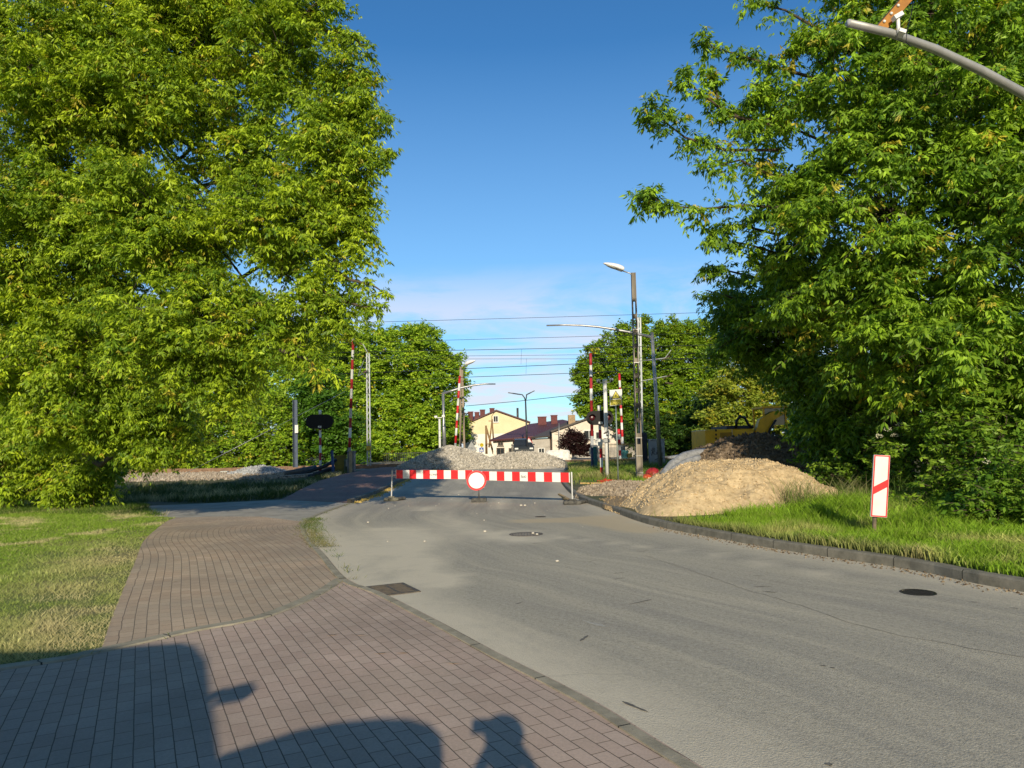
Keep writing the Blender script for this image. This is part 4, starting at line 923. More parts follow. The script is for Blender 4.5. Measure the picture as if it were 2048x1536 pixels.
wire('telephone_cable','dark slanting cable between the far lamp and the right tree, above the yellow house',[At(932,812,62),At(1040,802,58),At(1150,790,54),At(1260,776,50)],.022,None)
for x,y0,y1,Y in((1043,699,729,44.6),(1053,717,748,48.6),(933,703,738,44.6),(930,716,753,48.6)): wire('dropper_wire','thin vertical dropper wire hanging between the overhead wires',[At(x,y0,Y),At(x-1,y1,Y-.8)],.007,'vertical dropper wires')
# ---------------- railway tracks
conc_s=mat('concrete_sleeper',(.36,.31,.25),.9,c2=(.22,.18,.13),scale=6,bs=.3)
for ti,(Yt,lb) in enumerate(((44.0,'nearer railway track with rusty rails and concrete sleepers'),(48.4,'farther railway track with rusty rails'))):
    root=thing('railway_track',lb,'railway track',(-10,Yt,.4),'railway tracks across the road')
    for s in(-.72,.72):
        mb=MB(); y=Yt+s; z=.5
        for (w_,z0,z1) in((.15,0,.02),(.02,.02,.12),(.07,.12,.16)): mb.box((0,y,z+(z0+z1)/2),(130,w_,z1-z0))
        mb.build('rail',rust,root)
    s0=None
    for k in range(48 if ti==0 else 30):
        x=-34+.66*k
        if s0 is None:
            mb=MB(); mb.box((x,Yt,.45),(.28,2.6,.18),top=.85); s0=mb.build('sleeper',conc_s,root)
        else:
            o=s0.copy(); col.objects.link(o); o.parent=root; o.location=s0.location+Vector((.66*k,0,0))
# ballast shoulder with loose stones
def stones(n,posf,size,c0,c1,name,label,cat,mt,extra=None):
    p=posf(n); n=len(p)
    base=np.array([[1,0,0],[-1,0,0],[0,1,0],[0,-1,0],[0,0,1],[0,0,-1]],float)
    F=np.array([[0,2,4],[2,1,4],[1,3,4],[3,0,4],[2,0,5],[1,2,5],[3,1,5],[0,3,5]])
    V=base[None]*(.6+.8*rng.random((n,6,1)))*size*(.5+rng.random((n,1,1)))*(.7+.6*rng.random((n,1,3)))
    a=rng.random(n)*2*PI; ca,sa=np.cos(a)[:,None],np.sin(a)[:,None]; tl=rng.normal(0,.5,n)[:,None]
    x,y,z=V[:,:,0].copy(),V[:,:,1].copy(),V[:,:,2].copy(); V[:,:,0]=x*ca-y*sa; V[:,:,1]=x*sa+y*ca; V[:,:,2]=z+V[:,:,0]*tl*.7
    V+=p[:,None,:]; c=(np.array(c0)+(np.array(c1)-np.array(c0))*rng.random((n,1)))[:,None,:]*np.ones((1,6,1))
    v=V.reshape(-1,3); f=(np.arange(n)[:,None,None]*6+F[None]).reshape(-1,3); cc=c.reshape(-1,3)
    if extra is not None:
        ev,ef,ec=extra; f=np.concatenate([f,ef+len(v)]); v=np.concatenate([v,ev]); cc=np.concatenate([cc,ec])
    o=np_mesh(name,v,f,mt,None,cc); return o
def tintmat(name,rough=.95,bs=.5,bsc=40,ns=20):
    m,t,b=nt(name); g=geo(t); at=N(t,'ShaderNodeAttribute'); at.attribute_name='tint'
    f=noise(t,g,ns,6,.75); f2=noise(t,g,1.2,5,.6)
    c=mix(t,ramp(t,f,[(.3,0.),(.7,1.)]),mix(t,1,at.outputs['Color'],(.55,.53,.5),'MULTIPLY'),mix(t,1,at.outputs['Color'],(1.25,1.25,1.25),'MULTIPLY'))
    c=mix(t,ramp(t,f2,[(.4,0.),(.7,.35)]),c,mix(t,1,at.outputs['Color'],(.7,.66,.6),'MULTIPLY'))
    L(t,c,b.inputs['Base Color']); b.inputs['Roughness'].default_value=rough; b.inputs['Specular IOR Level'].default_value=.2; bump(t,b,f,bs,.03); return m
stonem=tintmat('crushed_stone',ns=14,bs=.8)
def pos_b(n):
    x=-34+36*rng.random(n); y=41.6+8.6*rng.random(n); u=np.clip((y-41.6)/1.3,0,1); z=.34+.1*u*(y>46); k=(x<-7.2)
    # sloping shoulder towards the camera on the left
    y2=34.8+7*rng.random(n); x2=-34+27*rng.random(n); z2=ztn(y2)+.02; k2=(x2<-10.2)&(rng.random(n)<1.0*np.clip((y2-34.8)/1.5,.2,1))
    return np.concatenate([np.stack([x,y,z],1)[k],np.stack([x2,y2,z2],1)[k2]])
o=stones(20000,pos_b,.062,(.3,.24,.18),(.52,.46,.38),'ballast','','',stonem); tag(o,'brownish ballast stones along the railway track',"ballast",kind='stuff')
mb=MB(); mb.add([(-60,34.6,zt(34.6)+.0),(-10.2,36.2,zt(36.2)+.0),(-7.6,41.8,.515),(-60,41.8,.515),(-60,51.5,.515),(-7.6,51.5,.515)],[(0,1,2,3),(3,2,5,4)]); mb.add([(4.0,42.9,.5),(60,42.9,.5),(60,51.5,.5),(4.0,51.5,.5)],[(0,1,2,3)]); o=mb.build('ballast_bed',mat('ballast_bed_stone',(.36,.3,.23),.95,c2=(.17,.14,.11),scale=9,bs=.9,bsc=14)); tag(o,kind='structure')
# pale heap of crushed stone beside the pipes, left
def heap(name,label,cat,cx,cy,rx,ry,h,cols,nst,size,seed,mt,zb=None,peak=1.6,ridge=None,rz=0,rough=.06,stuff=False):
    n=110; g_=np.linspace(-1.3,1.3,n); U,V_=np.meshgrid(g_,g_); 
    def hf(u,v):
        r=np.sqrt(u*u+v*v); wob=1+.13*np.sin(3*np.arctan2(v,u)+seed)+.08*np.sin(7*np.arctan2(v,u)+seed*2)
        q=np.clip(1-(r/wob/.92),0,1); prof=1-(1-q)**peak
        x=cx+u*rx*math.cos(rz)-v*ry*math.sin(rz); y=cy+u*rx*math.sin(rz)+v*ry*math.cos(rz)
        nz=(vnoise(x,y,.55,seed)-.5)*.5+(vnoise(x,y,.22,seed+1)-.5)*.22+(vnoise(x,y,.09,seed+2)-.5)*.12
        b0=ztn(y)+(zb or 0)
        if ridge is not None: prof=prof*ridge(u,v)
        return x,y,b0+h*prof+nz*rough*4*np.minimum(q*5,1)-.08*(q<=0)
    x,y,z=hf(U.ravel(),V_.ravel()); ev=np.stack([x,y,z],1)
    i=np.arange((n-1)*n).reshape(n-1,n)[:,:-1].ravel(); ef=np.concatenate([np.stack([i,i+1,i+n+1],1),np.stack([i,i+n+1,i+n],1)])
    r=np.sqrt(U.ravel()**2+V_.ravel()**2)
    used=(r[ef].max(1)<1.3)&((z-(ztn(y)+(zb or 0)))[ef].max(1)>-.06); ef=ef[used]
    ec=np.tile((np.array(cols[0])+np.array(cols[1]))/2,(len(ev),1))
    def pf(m):
        a=rng.random(m)*2*PI; rr=np.sqrt(rng.random(m))*1.0; x,y,z=hf(rr*np.cos(a),rr*np.sin(a)); return np.stack([x,y,z+size*.15],1)
    o=stones(nst,pf,size,cols[0],cols[1],name,'','',mt,(ev,ef,ec)); tag(o,label,cat); return o
sandm=tintmat('moist_sand',ns=7,bs=.7); earthm=tintmat('dark_earth',ns=5,bs=.9)
c=P(897,941); heap('gravel_pile','taller left pile of pale gravel behind the barrier, its left flank in shade','gravel pile',At(903,930,41.0).x,41.0,3.45,2.6,1.2,((.36,.34,.3),(.66,.62,.54)),7500,.06,3,stonem,peak=1.35,rough=.03)
heap('gravel_pile','lower right pile of pale gravel behind the barrier','gravel pile',At(1050,930,40.5).x,40.5,3.0,2.3,.78,((.36,.34,.29),(.66,.61,.53)),6500,.058,5,stonem,peak=2.0,rough=.03)
heap('sand_pile','yellow sand pile on the right verge, topped by a ridge','sand pile',5.15,18.1,2.8,3.5,1.08,((.5,.38,.22),(.74,.59,.38)),5200,.02,8,sandm,zb=.1,peak=2.2,rough=.1,rz=-.25)
heap('earth_pile','dark shaded earth and rubble pile behind the yellow sand','earth pile',8.1,24.5,3.7,2.9,1.72,((.12,.09,.06),(.32,.25,.18)),5200,.055,13,earthm,zb=.1,peak=1.75,rough=.08)
heap('rubble_spread','low spread of grey brown rubble stones between the kerb and the sand pile','rubble',3.75,23.6,1.75,4.3,.2,((.25,.2,.15),(.5,.43,.34)),4200,.045,17,stonem,zb=.1,peak=2.5,rough=.03)
heap('gravel_pile','small grey stone heap at the end of the black pipes','gravel pile',-13.6,39.2,1.7,1.3,.42,((.3,.32,.34),(.62,.64,.66)),1500,.05,23,stonem,peak=1.5,rough=.02)
heap('earth_patch','patch of sandy soil on the right verge by the kerb','soil patch',3.25,19.4,1.0,3.0,.05,((.3,.22,.13),(.45,.34,.2)),500,.02,29,sandm,zb=.112,peak=3,rough=.006)
# stones and litter on the road (a handful one can count)
def pebble(x,y,r,label,mt):
    mb=MB(); mb.smooth=False; M=Matrix.Rotation(rng.random()*3,3,'Z'); mb.ell((x,y,zt(y)+.004+r*.4),(r*1.2,r*.9,r*.55),6,4,M); o=mb.build('loose_stone',mt); tag(o,label,'stone','loose pale stones scattered on the road')
pale=mat('pale_stone',(.62,.58,.5),.9,var=.1)
for k in range(30):
    y=9+24*rng.random()**.7; x=-3.8+5.2*rng.random() 
    if y<14: x=-3+6*rng.random()
    r=.01+.016*rng.random()
    pebble(x,y,r,'loose pale stone lying on the asphalt',pale)
for (qx,qy,r) in((1066,1068,.035),(1074,1070,.03),(1008,950+46,.05),(970,1064,.03),(1042,1012,.04),(1050,1012,.04)):
    p=P(qx,qy); pebble(p.x,p.y,r,'loose pale stone lying on the asphalt',pale)
# ---------------- drain grate, manholes
iron=mat('cast_iron',(.1,.085,.07),.7,metal=.3,c2=(.17,.14,.1),scale=14,bs=.4)
g0=P(785,1180); rt=thing('drain_grate','rectangular rusty drain grate at the left edge of the road','drain',g0)
u=Vector(k2.orthogonal() if False else (k2.x,k2.y)); u=Vector((u.x,u.y,0)).normalized(); v=Vector((-u.y,u.x,0))
rz=math.atan2(u.y,u.x); mb=MB()
for s in(-1,1): mb.box(g0+v*s*.21+UP*.008,(.62,.045,.014),rz); mb.box(g0+u*s*.29+UP*.008,(.045,.375,.014),rz)
mb.build('frame',iron,rt); mb=MB()
for k in range(13): mb.box(g0+u*(-.25+.0417*k)+UP*.0075,(.019,.374,.01),rz)
mb.box(g0+UP*.0085,(.5,.03,.011),rz); mb.build('bars',iron,rt)
mb=MB(); mb.quad(g0-u*.3-v*.2+UP*.0052,g0+u*.3-v*.2+UP*.0052,g0+u*.3+v*.2+UP*.0052,g0-u*.3+v*.2+UP*.0052); mb.build('pit',mat('dirty_pit',(.05,.035,.025),.95,c2=(.28,.2,.1),scale=9),rt)
def manhole(c,r,label,mt):
    rt=thing('manhole_cover',label,'manhole cover',c,'round manhole covers in the road')
    mb=MB(); n=40
    for (r0,r1,z) in((r*.88,r,.010),): 
        vs=[];
        for k in range(n): a=2*PI*k/n; d=Vector((math.cos(a),math.sin(a),0)); vs+=[c+d*r0+UP*z,c+d*r1+UP*z,c+d*(r1+.004)+UP*.002]
        mb.add(vs,[f for k in range(n) for f in((3*k,3*k+1,3*((k+1)%n)+1,3*((k+1)%n)),(3*k+1,3*k+2,3*((k+1)%n)+2,3*((k+1)%n)+1))])
    mb.build('frame',mt[0],rt); mb=MB(); mb.add([c+Vector((math.cos(2*PI*k/n)*r*.86,math.sin(2*PI*k/n)*r*.86,.0075)) for k in range(n)],[tuple(range(n))])
    for i in range(-4,5):
        for j in range(-4,5):
            if math.hypot(i,j)<4.6: mb.box(c+Vector((i*r*.17,j*r*.17,.0095)),(r*.1,r*.1,.004),rz=.78*((i+j)%2))
    mb.build('lid',mt[1],rt)
manhole(P(1052,1069),.31,'grey manhole cover in the middle of the road before the barrier',(iron,mat('dusty_lid',(.2,.19,.17),.85,c2=(.13,.12,.11),scale=8,bs=.4)))
manhole(P(1836,1186),.17,'small black round cover near the right kerb',(black,mat('black_lid',(.02,.02,.02),.7,bs=.3)))
manhole(P(1081,1034),.13,'small dark valve cover on the road right of centre',(iron,mat('dark_lid',(.05,.045,.04),.8)))
# dark tar and rubber marks on the asphalt (thin flat patches)
tar=mat('tar_mark',(.09,.085,.078),.85,c2=(.2,.19,.17),scale=45)
pal=mat('chalky_mark',(.5,.48,.42),.9,c2=(.28,.27,.24),scale=20)
for i,(x0,y0,x1,y1,w_,mm) in enumerate(((1225,1148,1250,1146,.02,tar),(1226,1159,1252,1157,.02,tar),(1258,1210,1304,1200,.03,tar),(1505,1152,1530,1153,.02,tar),(1508,1174,1545,1174,.025,tar),(1525,1184,1554,1186,.035,tar),
  (1160,1284,1176,1272,.035,tar),(1275,1104,1300,1102,.02,tar),(1030,1210,1046,1205,.025,tar),(1640,1332,1652,1334,.03,tar),(1660,1336,1670,1338,.03,tar),(1165,1242,1215,1256,.07,pal),(1245,1405,1296,1426,.035,tar),(1940,1205,1958,1206,.02,tar),(2018,1217,2040,1218,.02,tar),(960,978,990,978,.05,tar),(1005,977,1060,978,.03,tar),(1650,1530,1665,1532,.04,tar),(1063,1088,1090,1086,.03,tar))):
    a=P(x0,y0);c=P(x1,y1); d=(c-a).normalized(); s=Vector((-d.y,d.x,0))*w_; n=7; vs=[];
    for k in range(n): t_=k/(n-1); p=a.lerp(c,t_)+UP*.0075; ww=s*.45*(.25+.75*math.sin(PI*t_))*(.6+.7*rng.random()); vs+=[p-ww,p+ww*(.6+.6*rng.random())]
    mb=MB(); mb.add(vs,[(2*k,2*k+1,2*k+3,2*k+2) for k in range(n-1)]); o=mb.build('road_mark',mm)
    tag(o,'thin dark tyre or tar mark on the asphalt' if mm is tar else 'pale scraped mark on the asphalt left of the long dark streak','road mark','dark tyre and tar marks on the road' if mm is tar else None)
for nm,pts,lb in(('a',[(680,1063),(760,1064),(870,1062),(950,1057),(1010,1060)],'long crack running across the road before the barrier'),('b',[(1290,1112),(1360,1135),(1480,1176),(1600,1212),(1740,1258),(1900,1290),(2048,1318)],'long thin crack running along the right half of the road')):
    ln=smooth_line(px(pts),.12); ln=[(x+rng.normal(0,.012),y+rng.normal(0,.012)) for x,y in ln]; vs=[];
    o2=offset_line(ln,.009); 
    for (x,y),(x2,y2) in zip(ln,o2): vs+=[(x,y,.0072),(x2,y2,.0072)]
    mb=MB(); mb.add(vs,[(2*k,2*k+1,2*k+3,2*k+2) for k in range(len(ln)-1)]); o=mb.build('road_crack',mat('crack_dark',(.2,.185,.16),.95,c2=(.4,.37,.31),scale=3)); tag(o,lb,'road crack')
# yellow leaf litter strip by the left kerb
lf=roadL[ipk:iend-8]; xs_=[];ys_=[]
for p in lf: n_=12; xs_.append(p[0]+.06+np.abs(rng.normal(0,.12,n_))); ys_.append(p[1]+rng.normal(0,.15,n_))
x=np.concatenate(xs_);y=np.concatenate(ys_); stones_o=stones(len(x),lambda n:np.stack([x,y,ztn(y)+.012],1),.035,(.5,.36,.08),(.68,.52,.2),'fallen_blossom','','',stonem); tag(stones_o,'yellow fallen seeds gathered along the left kerb','litter',kind='stuff')
# fallen twigs/leaf scraps on the near paving
for k,(qx,qy) in enumerate(((663,1273),(720,1273),(805,1309),(905,1010+320),(350,1165),(580,1122),(760,1310))):
    p=P(qx,qy); mb=MB(); a=rng.random()*3
    mb.add([p+Vector((math.cos(a+b2)*r2,math.sin(a+b2)*r2*.5,.016+.006*(b2>2))) for b2,r2 in((0,.06),(1.1,.03),(2.4,.055),(3.6,.02),(4.7,.045))],[(0,1,2,3,4)]); o=mb.build('leaf_scrap',mat('pale_dry_leaf',(.6,.5,.36),.9)); tag(o,'pale dry leaf scrap lying on the block paving','leaf','dry leaf scraps on the paving')
# gutter debris along the right kerb
kk=[p for p in kerbR if 5<p[1]<14]; xs_=[];ys_=[]
for p in kk: n_=26; xs_.append(p[0]-.03-np.abs(rng.normal(0,.11,n_))); ys_.append(p[1]+rng.normal(0,.2,n_))
x=np.concatenate(xs_);y=np.concatenate(ys_); so_=stones(len(x),lambda n:np.stack([x,y,ztn(y)+.008],1),.011,(.1,.07,.045),(.38,.3,.2),'gutter_debris','','',stonem); tag(so_,'brown crumbs and twigs gathered in the gutter of the right kerb','litter',kind='stuff')
# ---------------- left side clutter
def pipe(label,pts,r,mt=plastic,group='black pipes lying by the crossing'):
    mb=MB(); mb.tube(pts,r,12); o=mb.build('pipe',mt); tag(o,label,'pipe',group)
z_=lambda y,h:zt(y)+h
P_=lambda x,y,Y:At(x,y,Y)
pipe('thick grey capped pipe on top of the pipe bundle',[P_(570,948,36),P_(620,938,36.8),P_(632,936,37)],.14,mat('grey_pipe',(.1,.11,.12),.5))
pipe('long black pipe rising towards the blue post, upper',[P_(556,958,35.6),P_(600,949,36.2),P_(650,932,37),P_(672,920,37.6)],.09)
pipe('long black pipe in the middle of the bundle',[P_(552,963,35.4),P_(610,956,36),P_(668,936,37.4)],.1)
pipe('lowest black pipe of the bundle',[P_(575,970,35),P_(625,960,36),P_(676,945,37.2)],.09)
pipe('thin black cable loop hanging from the pipes',[P_(553,955,35.5),P_(557,962,35.4),P_(556,972,35.2)],.03)
pipe('thin pale cable lying over the black pipes',[P_(560,952,35.4),P_(590,950,35.6),P_(625,947,36)],.015,mat('pale_cable',(.6,.6,.56),.6))
a=Vector((At(667,950,37).x,37,zt(37))); tb=At(664,903,37); mb=MB(); mb.bar(a,tb,.18,.1); mb.box((tb+Vector((0,0,0))),(.12,.1,.1)); o=mb.build('blue_post',mat('blue_painted_wood',(.035,.09,.28),.6,var=.3)); tag(o,'short blue post holding up the pipe bundle','post')
c=At(681,930,38.6); g1=At(681,948,38.6); bo=thing('hoarding_board','yellow green painted board standing beside the left boom','board',(c.x,38.6,zt(38.6)))
mb=MB(); yb=mat('mossy_yellow_board',(.2,.17,.03),.8,c2=(.1,.09,.025),scale=4); mb.box((c.x,38.6,c.z),(.62,.05,1.05)); mb.build('board',yb,bo)
mb=MB(); 
for s in(-.28,.28): mb.box((c.x+s,38.66,c.z-.1),(.06,.06,1.2))
mb.build('support_leg',wood,bo)
c=At(695,930,38.2); o=MB().bbox(Vector((c.x,38.2,(c.z+zt(38))/2+.1)),(.3,.3,c.z-zt(38)+.45),.03).build('relay_cabinet',mat('dull_green_paint',(.07,.12,.08),.6,var=.25)); tag(o,'narrow green metal cabinet at the foot of the nearest left boom','cabinet')
a=Vector((At(704,940,38).x,37.7,zt(38))); mb=MB(); mb.box(a+UP*.55,(.14,.1,1.1)); mb.box(a+UP*1.12,(.16,.12,.05)); o=mb.build('marker_post',mat('cream_wood',(.45,.38,.25),.8,var=.2)); tag(o,'cream wooden post in front of the nearest left boom','post')
# small cable box on a stake by the track and the stay wire beside it
c=At(449.5,948,40.6); rt=thing('cable_box','small white grey box on a stake beside the track','box',(c.x,40.6,.45))
mb=MB(); mb.bbox(Vector((c.x,40.6,c.z)),(.4,.3,.34),.015); mb.build('box',mat('grey_white_box',(.5,.52,.48),.6,var=.1),rt); mb=MB(); mb.box((c.x,40.6,c.z-.35),(.07,.07,.5)); mb.tube([(c.x+.1,40.5,c.z-.15),(c.x+.12,40.3,c.z-.4),(c.x-.05,40.1,c.z-.65)],.015,6); mb.build('stake',steel,rt)
wire('stay_wire','pale stay wire slanting up from the ballast into the left tree',[At(322,972,36),At(690,783,40)],.012,None,mt=galv)
# low dark fence line and pale ground behind mast
mb=MB()
for k in range(40): mb.box((-9.5+k*.13,53.0,.95),(.03,.03,.9))
mb.box((-6.9,53,1.35),(5.3,.04,.04)); mb.box((-6.9,53,.7),(5.3,.04,.04)); o=mb.build('rail_fence',mat('dark_green_fence',(.03,.04,.03),.6)); tag(o,'low dark metal railing beyond the track left of the gravel piles','fence')
# ---------------- right side clutter
c=At(1313,905,36.5); zb=zt(36.5)+.1; zt_=At(1313,880,36.5).z; W_=.74
gc=thing('utility_cabinet','tall grey utility cabinet covered in black graffiti, right of the lamp pole','cabinet',(c.x,36.5,zb))
gm=mat('grey_cabinet_paint',(.34,.37,.43),.55,var=.12,scale=3)
mb=MB(); mb.bbox(Vector((c.x,36.5,(zb+zt_)/2)),(W_,.5,zt_-zb),.02); mb.bbox(Vector((c.x,36.5,zt_+.02)),(W_+.06,.56,.05),.015); mb.build('body',gm,gc)
mb=MB(); gx,gy=c.x,36.5-.262; H_=zt_-zb
mb.add([(gx-.02,gy+.008,zb+.1),(gx-.012,gy+.008,zb+.1),(gx-.012,gy+.008,zt_-.05),(gx-.02,gy+.008,zt_-.05)],[(0,1,2,3)])
def scr(pts,r=.012): mb.tube([(gx+x,gy-.002,zb+z*H_) for x,z in pts],r,5)
scr([(-.3,.42),(-.22,.62),(-.14,.7),(-.12,.6),(-.24,.52),(-.1,.44)]);scr([(-.3,.6),(-.2,.72)]);scr([(-.06,.45),(0,.62),(.05,.45),(-.05,.52),(.06,.53)])
scr([(.12,.66),(.07,.58),(.16,.5),(.1,.42)]);scr([(.1,.45),(.2,.55),(.28,.5),(.2,.42),(.3,.4)]);scr([(-.15,.25),(.0,.3),(.12,.22),(.28,.34),(.2,.24),(-.05,.2)]);scr([(-.02,.7),(.05,.78),(.1,.7)])
mb.build('graffiti',mat('graffiti_ink',(.02,.02,.04),.7),gc)
mb=MB(); mb.bbox(Vector((c.x-.62,36.9,zb+.85)),(.42,.5,1.7),.02); o=mb.build('relay_cabinet',mat('dark_navy_paint',(.02,.03,.06),.5)); tag(o,'narrow dark navy cabinet left of the graffiti cabinet','cabinet')
c=At(1188,920,34.5); c0=At(1188,893,34.5); tc_=thing('relay_cabinet','teal metal cabinet with a blue side behind the right signal','cabinet',(c.x,34.5,zt(34.5)))
mb=MB(); zz_=zt(34.5)+.05; mb.bbox(Vector((c.x+.06,34.5,(zz_+c0.z)/2)),(.17,.2,c0.z-zz_),.02); mb.build('body',mat('teal_paint',(.02,.16,.2),.5,var=.2),tc_)
mb=MB(); mb.bbox(Vector((c.x-.085,34.55,(zz_+c0.z)/2)),(.1,.18,c0.z-zz_-.1),.015); mb.build('side_panel',mat('dull_blue_paint',(.02,.06,.2),.5,var=.2),tc_)
# picket fence
x0=At(1204,950,39).x; x1=At(1292,950,39).x; fn=thing('picket_fence','fence of thin yellowish upright bars behind the camera post','fence',(x0,39,zt(39)))
fm_=mat('yellowed_fence_bar',(.38,.3,.1),.6,var=.3); n=34; mb=MB()
for k in range(n): x=x0+(x1-x0)*k/(n-1); mb.box((x,39,zt(39)+.62),(.018,.018,1.25))
mb.build('bars',fm_,fn); mb=MB()
for z in(.25,1.15): mb.box(((x0+x1)/2,39.02,zt(39)+z),(x1-x0,.02,.03))
mb.build('rail',fm_,fn)
c=At(1249,909,44); o=MB().bbox(Vector((c.x,44,c.z)),(.36,.3,.5),.02).build('signal_box',mat('turquoise_paint',(.1,.5,.5),.5)); tag(o,'small turquoise box behind the picket fence','box')
c=At(1258,911,44); mb=MB(); mb.bbox(Vector((c.x,44,c.z)),(.34,.3,.26),.02); mb.box((c.x,44,c.z-.5),(.06,.06,.8)); o=mb.build('signal_box',mat('ochre_paint',(.5,.38,.06),.5)); tag(o,'small ochre box right of the turquoise one behind the fence','box')
c=At(1249,920,44); 
# red sacks, orange netting
def sack(label,c,r,mt,cat='sack',nm='red_sack'):
    mb=MB(); mb.smooth=True; nu,nv=16,10; vs=[]
    sd=rng.random()*9
    for j in range(nv+1):
        ph=PI*j/nv
        for i in range(nu):
            th=2*PI*i/nu; k=1+.14*math.sin(3*th+sd+ph*2)+.09*math.sin(5*th+2*sd); vs.append(c+Vector((r[0]*math.sin(ph)*math.cos(th)*k,r[1]*math.sin(ph)*math.sin(th)*k,r[2]*math.cos(ph)*(1+.1*math.sin(4*th+sd)))))
    mb.add(vs,[(j*nu+i,(j+1)*nu+i,(j+1)*nu+(i+1)%nu,j*nu+(i+1)%nu) for j in range(nv) for i in range(nu)]); o=mb.build(nm,mt); tag(o,label,cat)
rp=mat('red_plastic_film',(.42,.03,.03),.4,c2=(.2,.015,.02),scale=9,bs=.4)
sack('crumpled red bag against the foot of the steel mast',At(1306,948,29.4),(.27,.22,.24),rp); sack('smaller orange red bag beside the concrete lamp pole',At(1293,955,29.0),(.22,.18,.14),mat('orange_red_film',(.55,.08,.03),.45,bs=.3))
on=mat('orange_red_netting',(.6,.07,.04),.6,var=.2); nt_=thing('safety_netting','crumpled orange red plastic netting around the foot of the camera post','netting',P(1226,969)+UP*.1)
mb=MB()
for k in range(60):
    a0=At(1208+rng.random()*34,962+rng.random()*9,27.7+rng.random()*.4); mb.tube([a0,a0+Vector((rng.normal(0,.12),rng.normal(0,.05),rng.normal(.02,.06))),a0+Vector((rng.normal(0,.2),rng.normal(0,.08),rng.normal(0,.04)))],.02,4)
mb.build('netting_strands',on,nt_)
mb=MB(); mb.bar(P(1161,974,0)+UP*.14,P(1212,974,0)+UP*.14,.12,.06); mb.bar(P(1180,978,0)+UP*.14,P(1228,977,0)+UP*.14,.1,.05); o=mb.build('plank',newwood); tag(o,'yellow timber plank lying on the grass before the camera post','plank')
# grey corrugated hoses draped over the earth pile
hm=mat('grey_plastic_hose',(.32,.33,.35),.4,c2=(.18,.19,.2),scale=8,streak=False)
for i,(pts,r,lb) in enumerate(((((1328,952),(1345,930),(1368,914),(1392,908),(1420,905)),.16,'upper translucent grey hose curving up onto the earth pile'),(((1330,957),(1352,936),(1378,922),(1400,916)),.11,'middle grey hose lying along the earth pile'),(((1336,958),(1362,944),(1385,932),(1410,926)),.08,'thin grey hose at the foot of the earth pile'))):
    mb=MB(); base_=[At(x,y,24.0+.25*k-.25*i) for k,(x,y) in enumerate(pts)]; fine_=[]; 
    for k in range(len(base_)-1):
        for j in range(14): fine_.append(base_[k].lerp(base_[k+1],j/14))
    mb.tube(fine_,[r*(1+.06*(k%2)) for k in range(len(fine_))],12); o=mb.build('hose',hm); tag(o,lb,'hose','grey hoses by the earth pile')
sack('wrinkled sheet of clear plastic heaped over the hoses',At(1366,915,24.6),(.5,.22,.1),mat('wrinkled_clear_plastic',(.34,.35,.37),.4,c2=(.16,.17,.19),scale=12,bs=.9),'plastic sheet','plastic_sheet')
# ================================================================ BUILDINGS, FAR STREET, EXCAVATOR, WHAT STANDS BEHIND THE CAMERA
def plaster(name,c,c2,s=1.2): return mat(name,c,.9,c2=c2,scale=s,bs=.15,bsc=25)
def roofm(name,c,c2):
    m,t,b=nt(name); g=geo(t); w_=N(t,'ShaderNodeTexWave'); w_.bands_direction='X'; w_.inputs['Scale'].default_value=1.6; L(t,g,w_.inputs['Vector'])
    f=noise(t,g,1.3,5,.6); L(t,mix(t,f,c,c2),b.inputs['Base Color']); b.inputs['Roughness'].default_value=.6; bump(t,b,w_.outputs['Fac'],.5,.05); return m
rb=roofm('brown_metal_roof',(.15,.055,.06),(.085,.04,.045)); rg=roofm('grey_felt_roof',(.12,.1,.085),(.07,.06,.055))
def window(parent,c,w,h,frame=white,glassm=glass,bars=1,sill=True):
    mb=MB(); fr=.07; y=c.y
    for s in(-1,1): mb.box((c.x+s*(w/2-fr/2),y-.03,c.z),(fr,.08,h)); mb.box((c.x,y-.031,c.z+s*(h/2-fr/2)),(w-2*fr,.08,fr))
    for k in range(bars): mb.box((c.x+(k+1-(bars+1)/2)*w/(bars+1),y-.029,c.z),(.05,.06,h-2*fr))
    if sill: mb.box((c.x,y-.07,c.z-h/2-.03),(w+.12,.16,.05))
    o=mb.build('window',frame,parent); mb=MB(); mb.box((c.x,y-.005,c.z),(w-fr,.03,h-fr)); mb.build('pane',glassm,o); return o
def quadwall(mb,pts,th): mb.prism([Vector(p) for p in pts],Vector((0,th,0)))
# yellow gabled house
Yh=88; G=lambda x,y,Y=Yh: At(x,y,Y)
e1=G(926,851);ap=G(992.5,822);e2=G(1058,845); b1=Vector((e1.x,Yh,.4)); b2=Vector((e2.x,Yh,.4))
hs_=thing('yellow_house','two-storey house with pale yellow gable above white wall and small attic window','house',((e1.x+e2.x)/2,Yh,.4))
zs=G(960,868).z
mb=MB(); mb.prism([Vector((e1.x,Yh,zs)),Vector((e2.x,Yh,zs)),e2,ap,e1],Vector((0,9,0))); mb.build('upper_wall',plaster('yellow_plaster',(.8,.7,.46),(.74,.63,.4)),hs_)
mb=MB(); mb.prism([b1,b2,Vector((e2.x,Yh,zs)),Vector((e1.x,Yh,zs))],Vector((0,9,0))); mb.build('lower_wall',plaster('white_plaster',(.9,.85,.76),(.82,.77,.68)),hs_)
mb=MB(); o_=Vector((0,-.3,0)); n1=Vector((-(ap-e1).z,0,(ap-e1).x)).normalized()*.16; n2=Vector(((ap-e2).z,0,-(ap-e2).x)).normalized()*.16
l1=e1+(e1-ap)*.06; l2=e2+(e2-ap)*.04
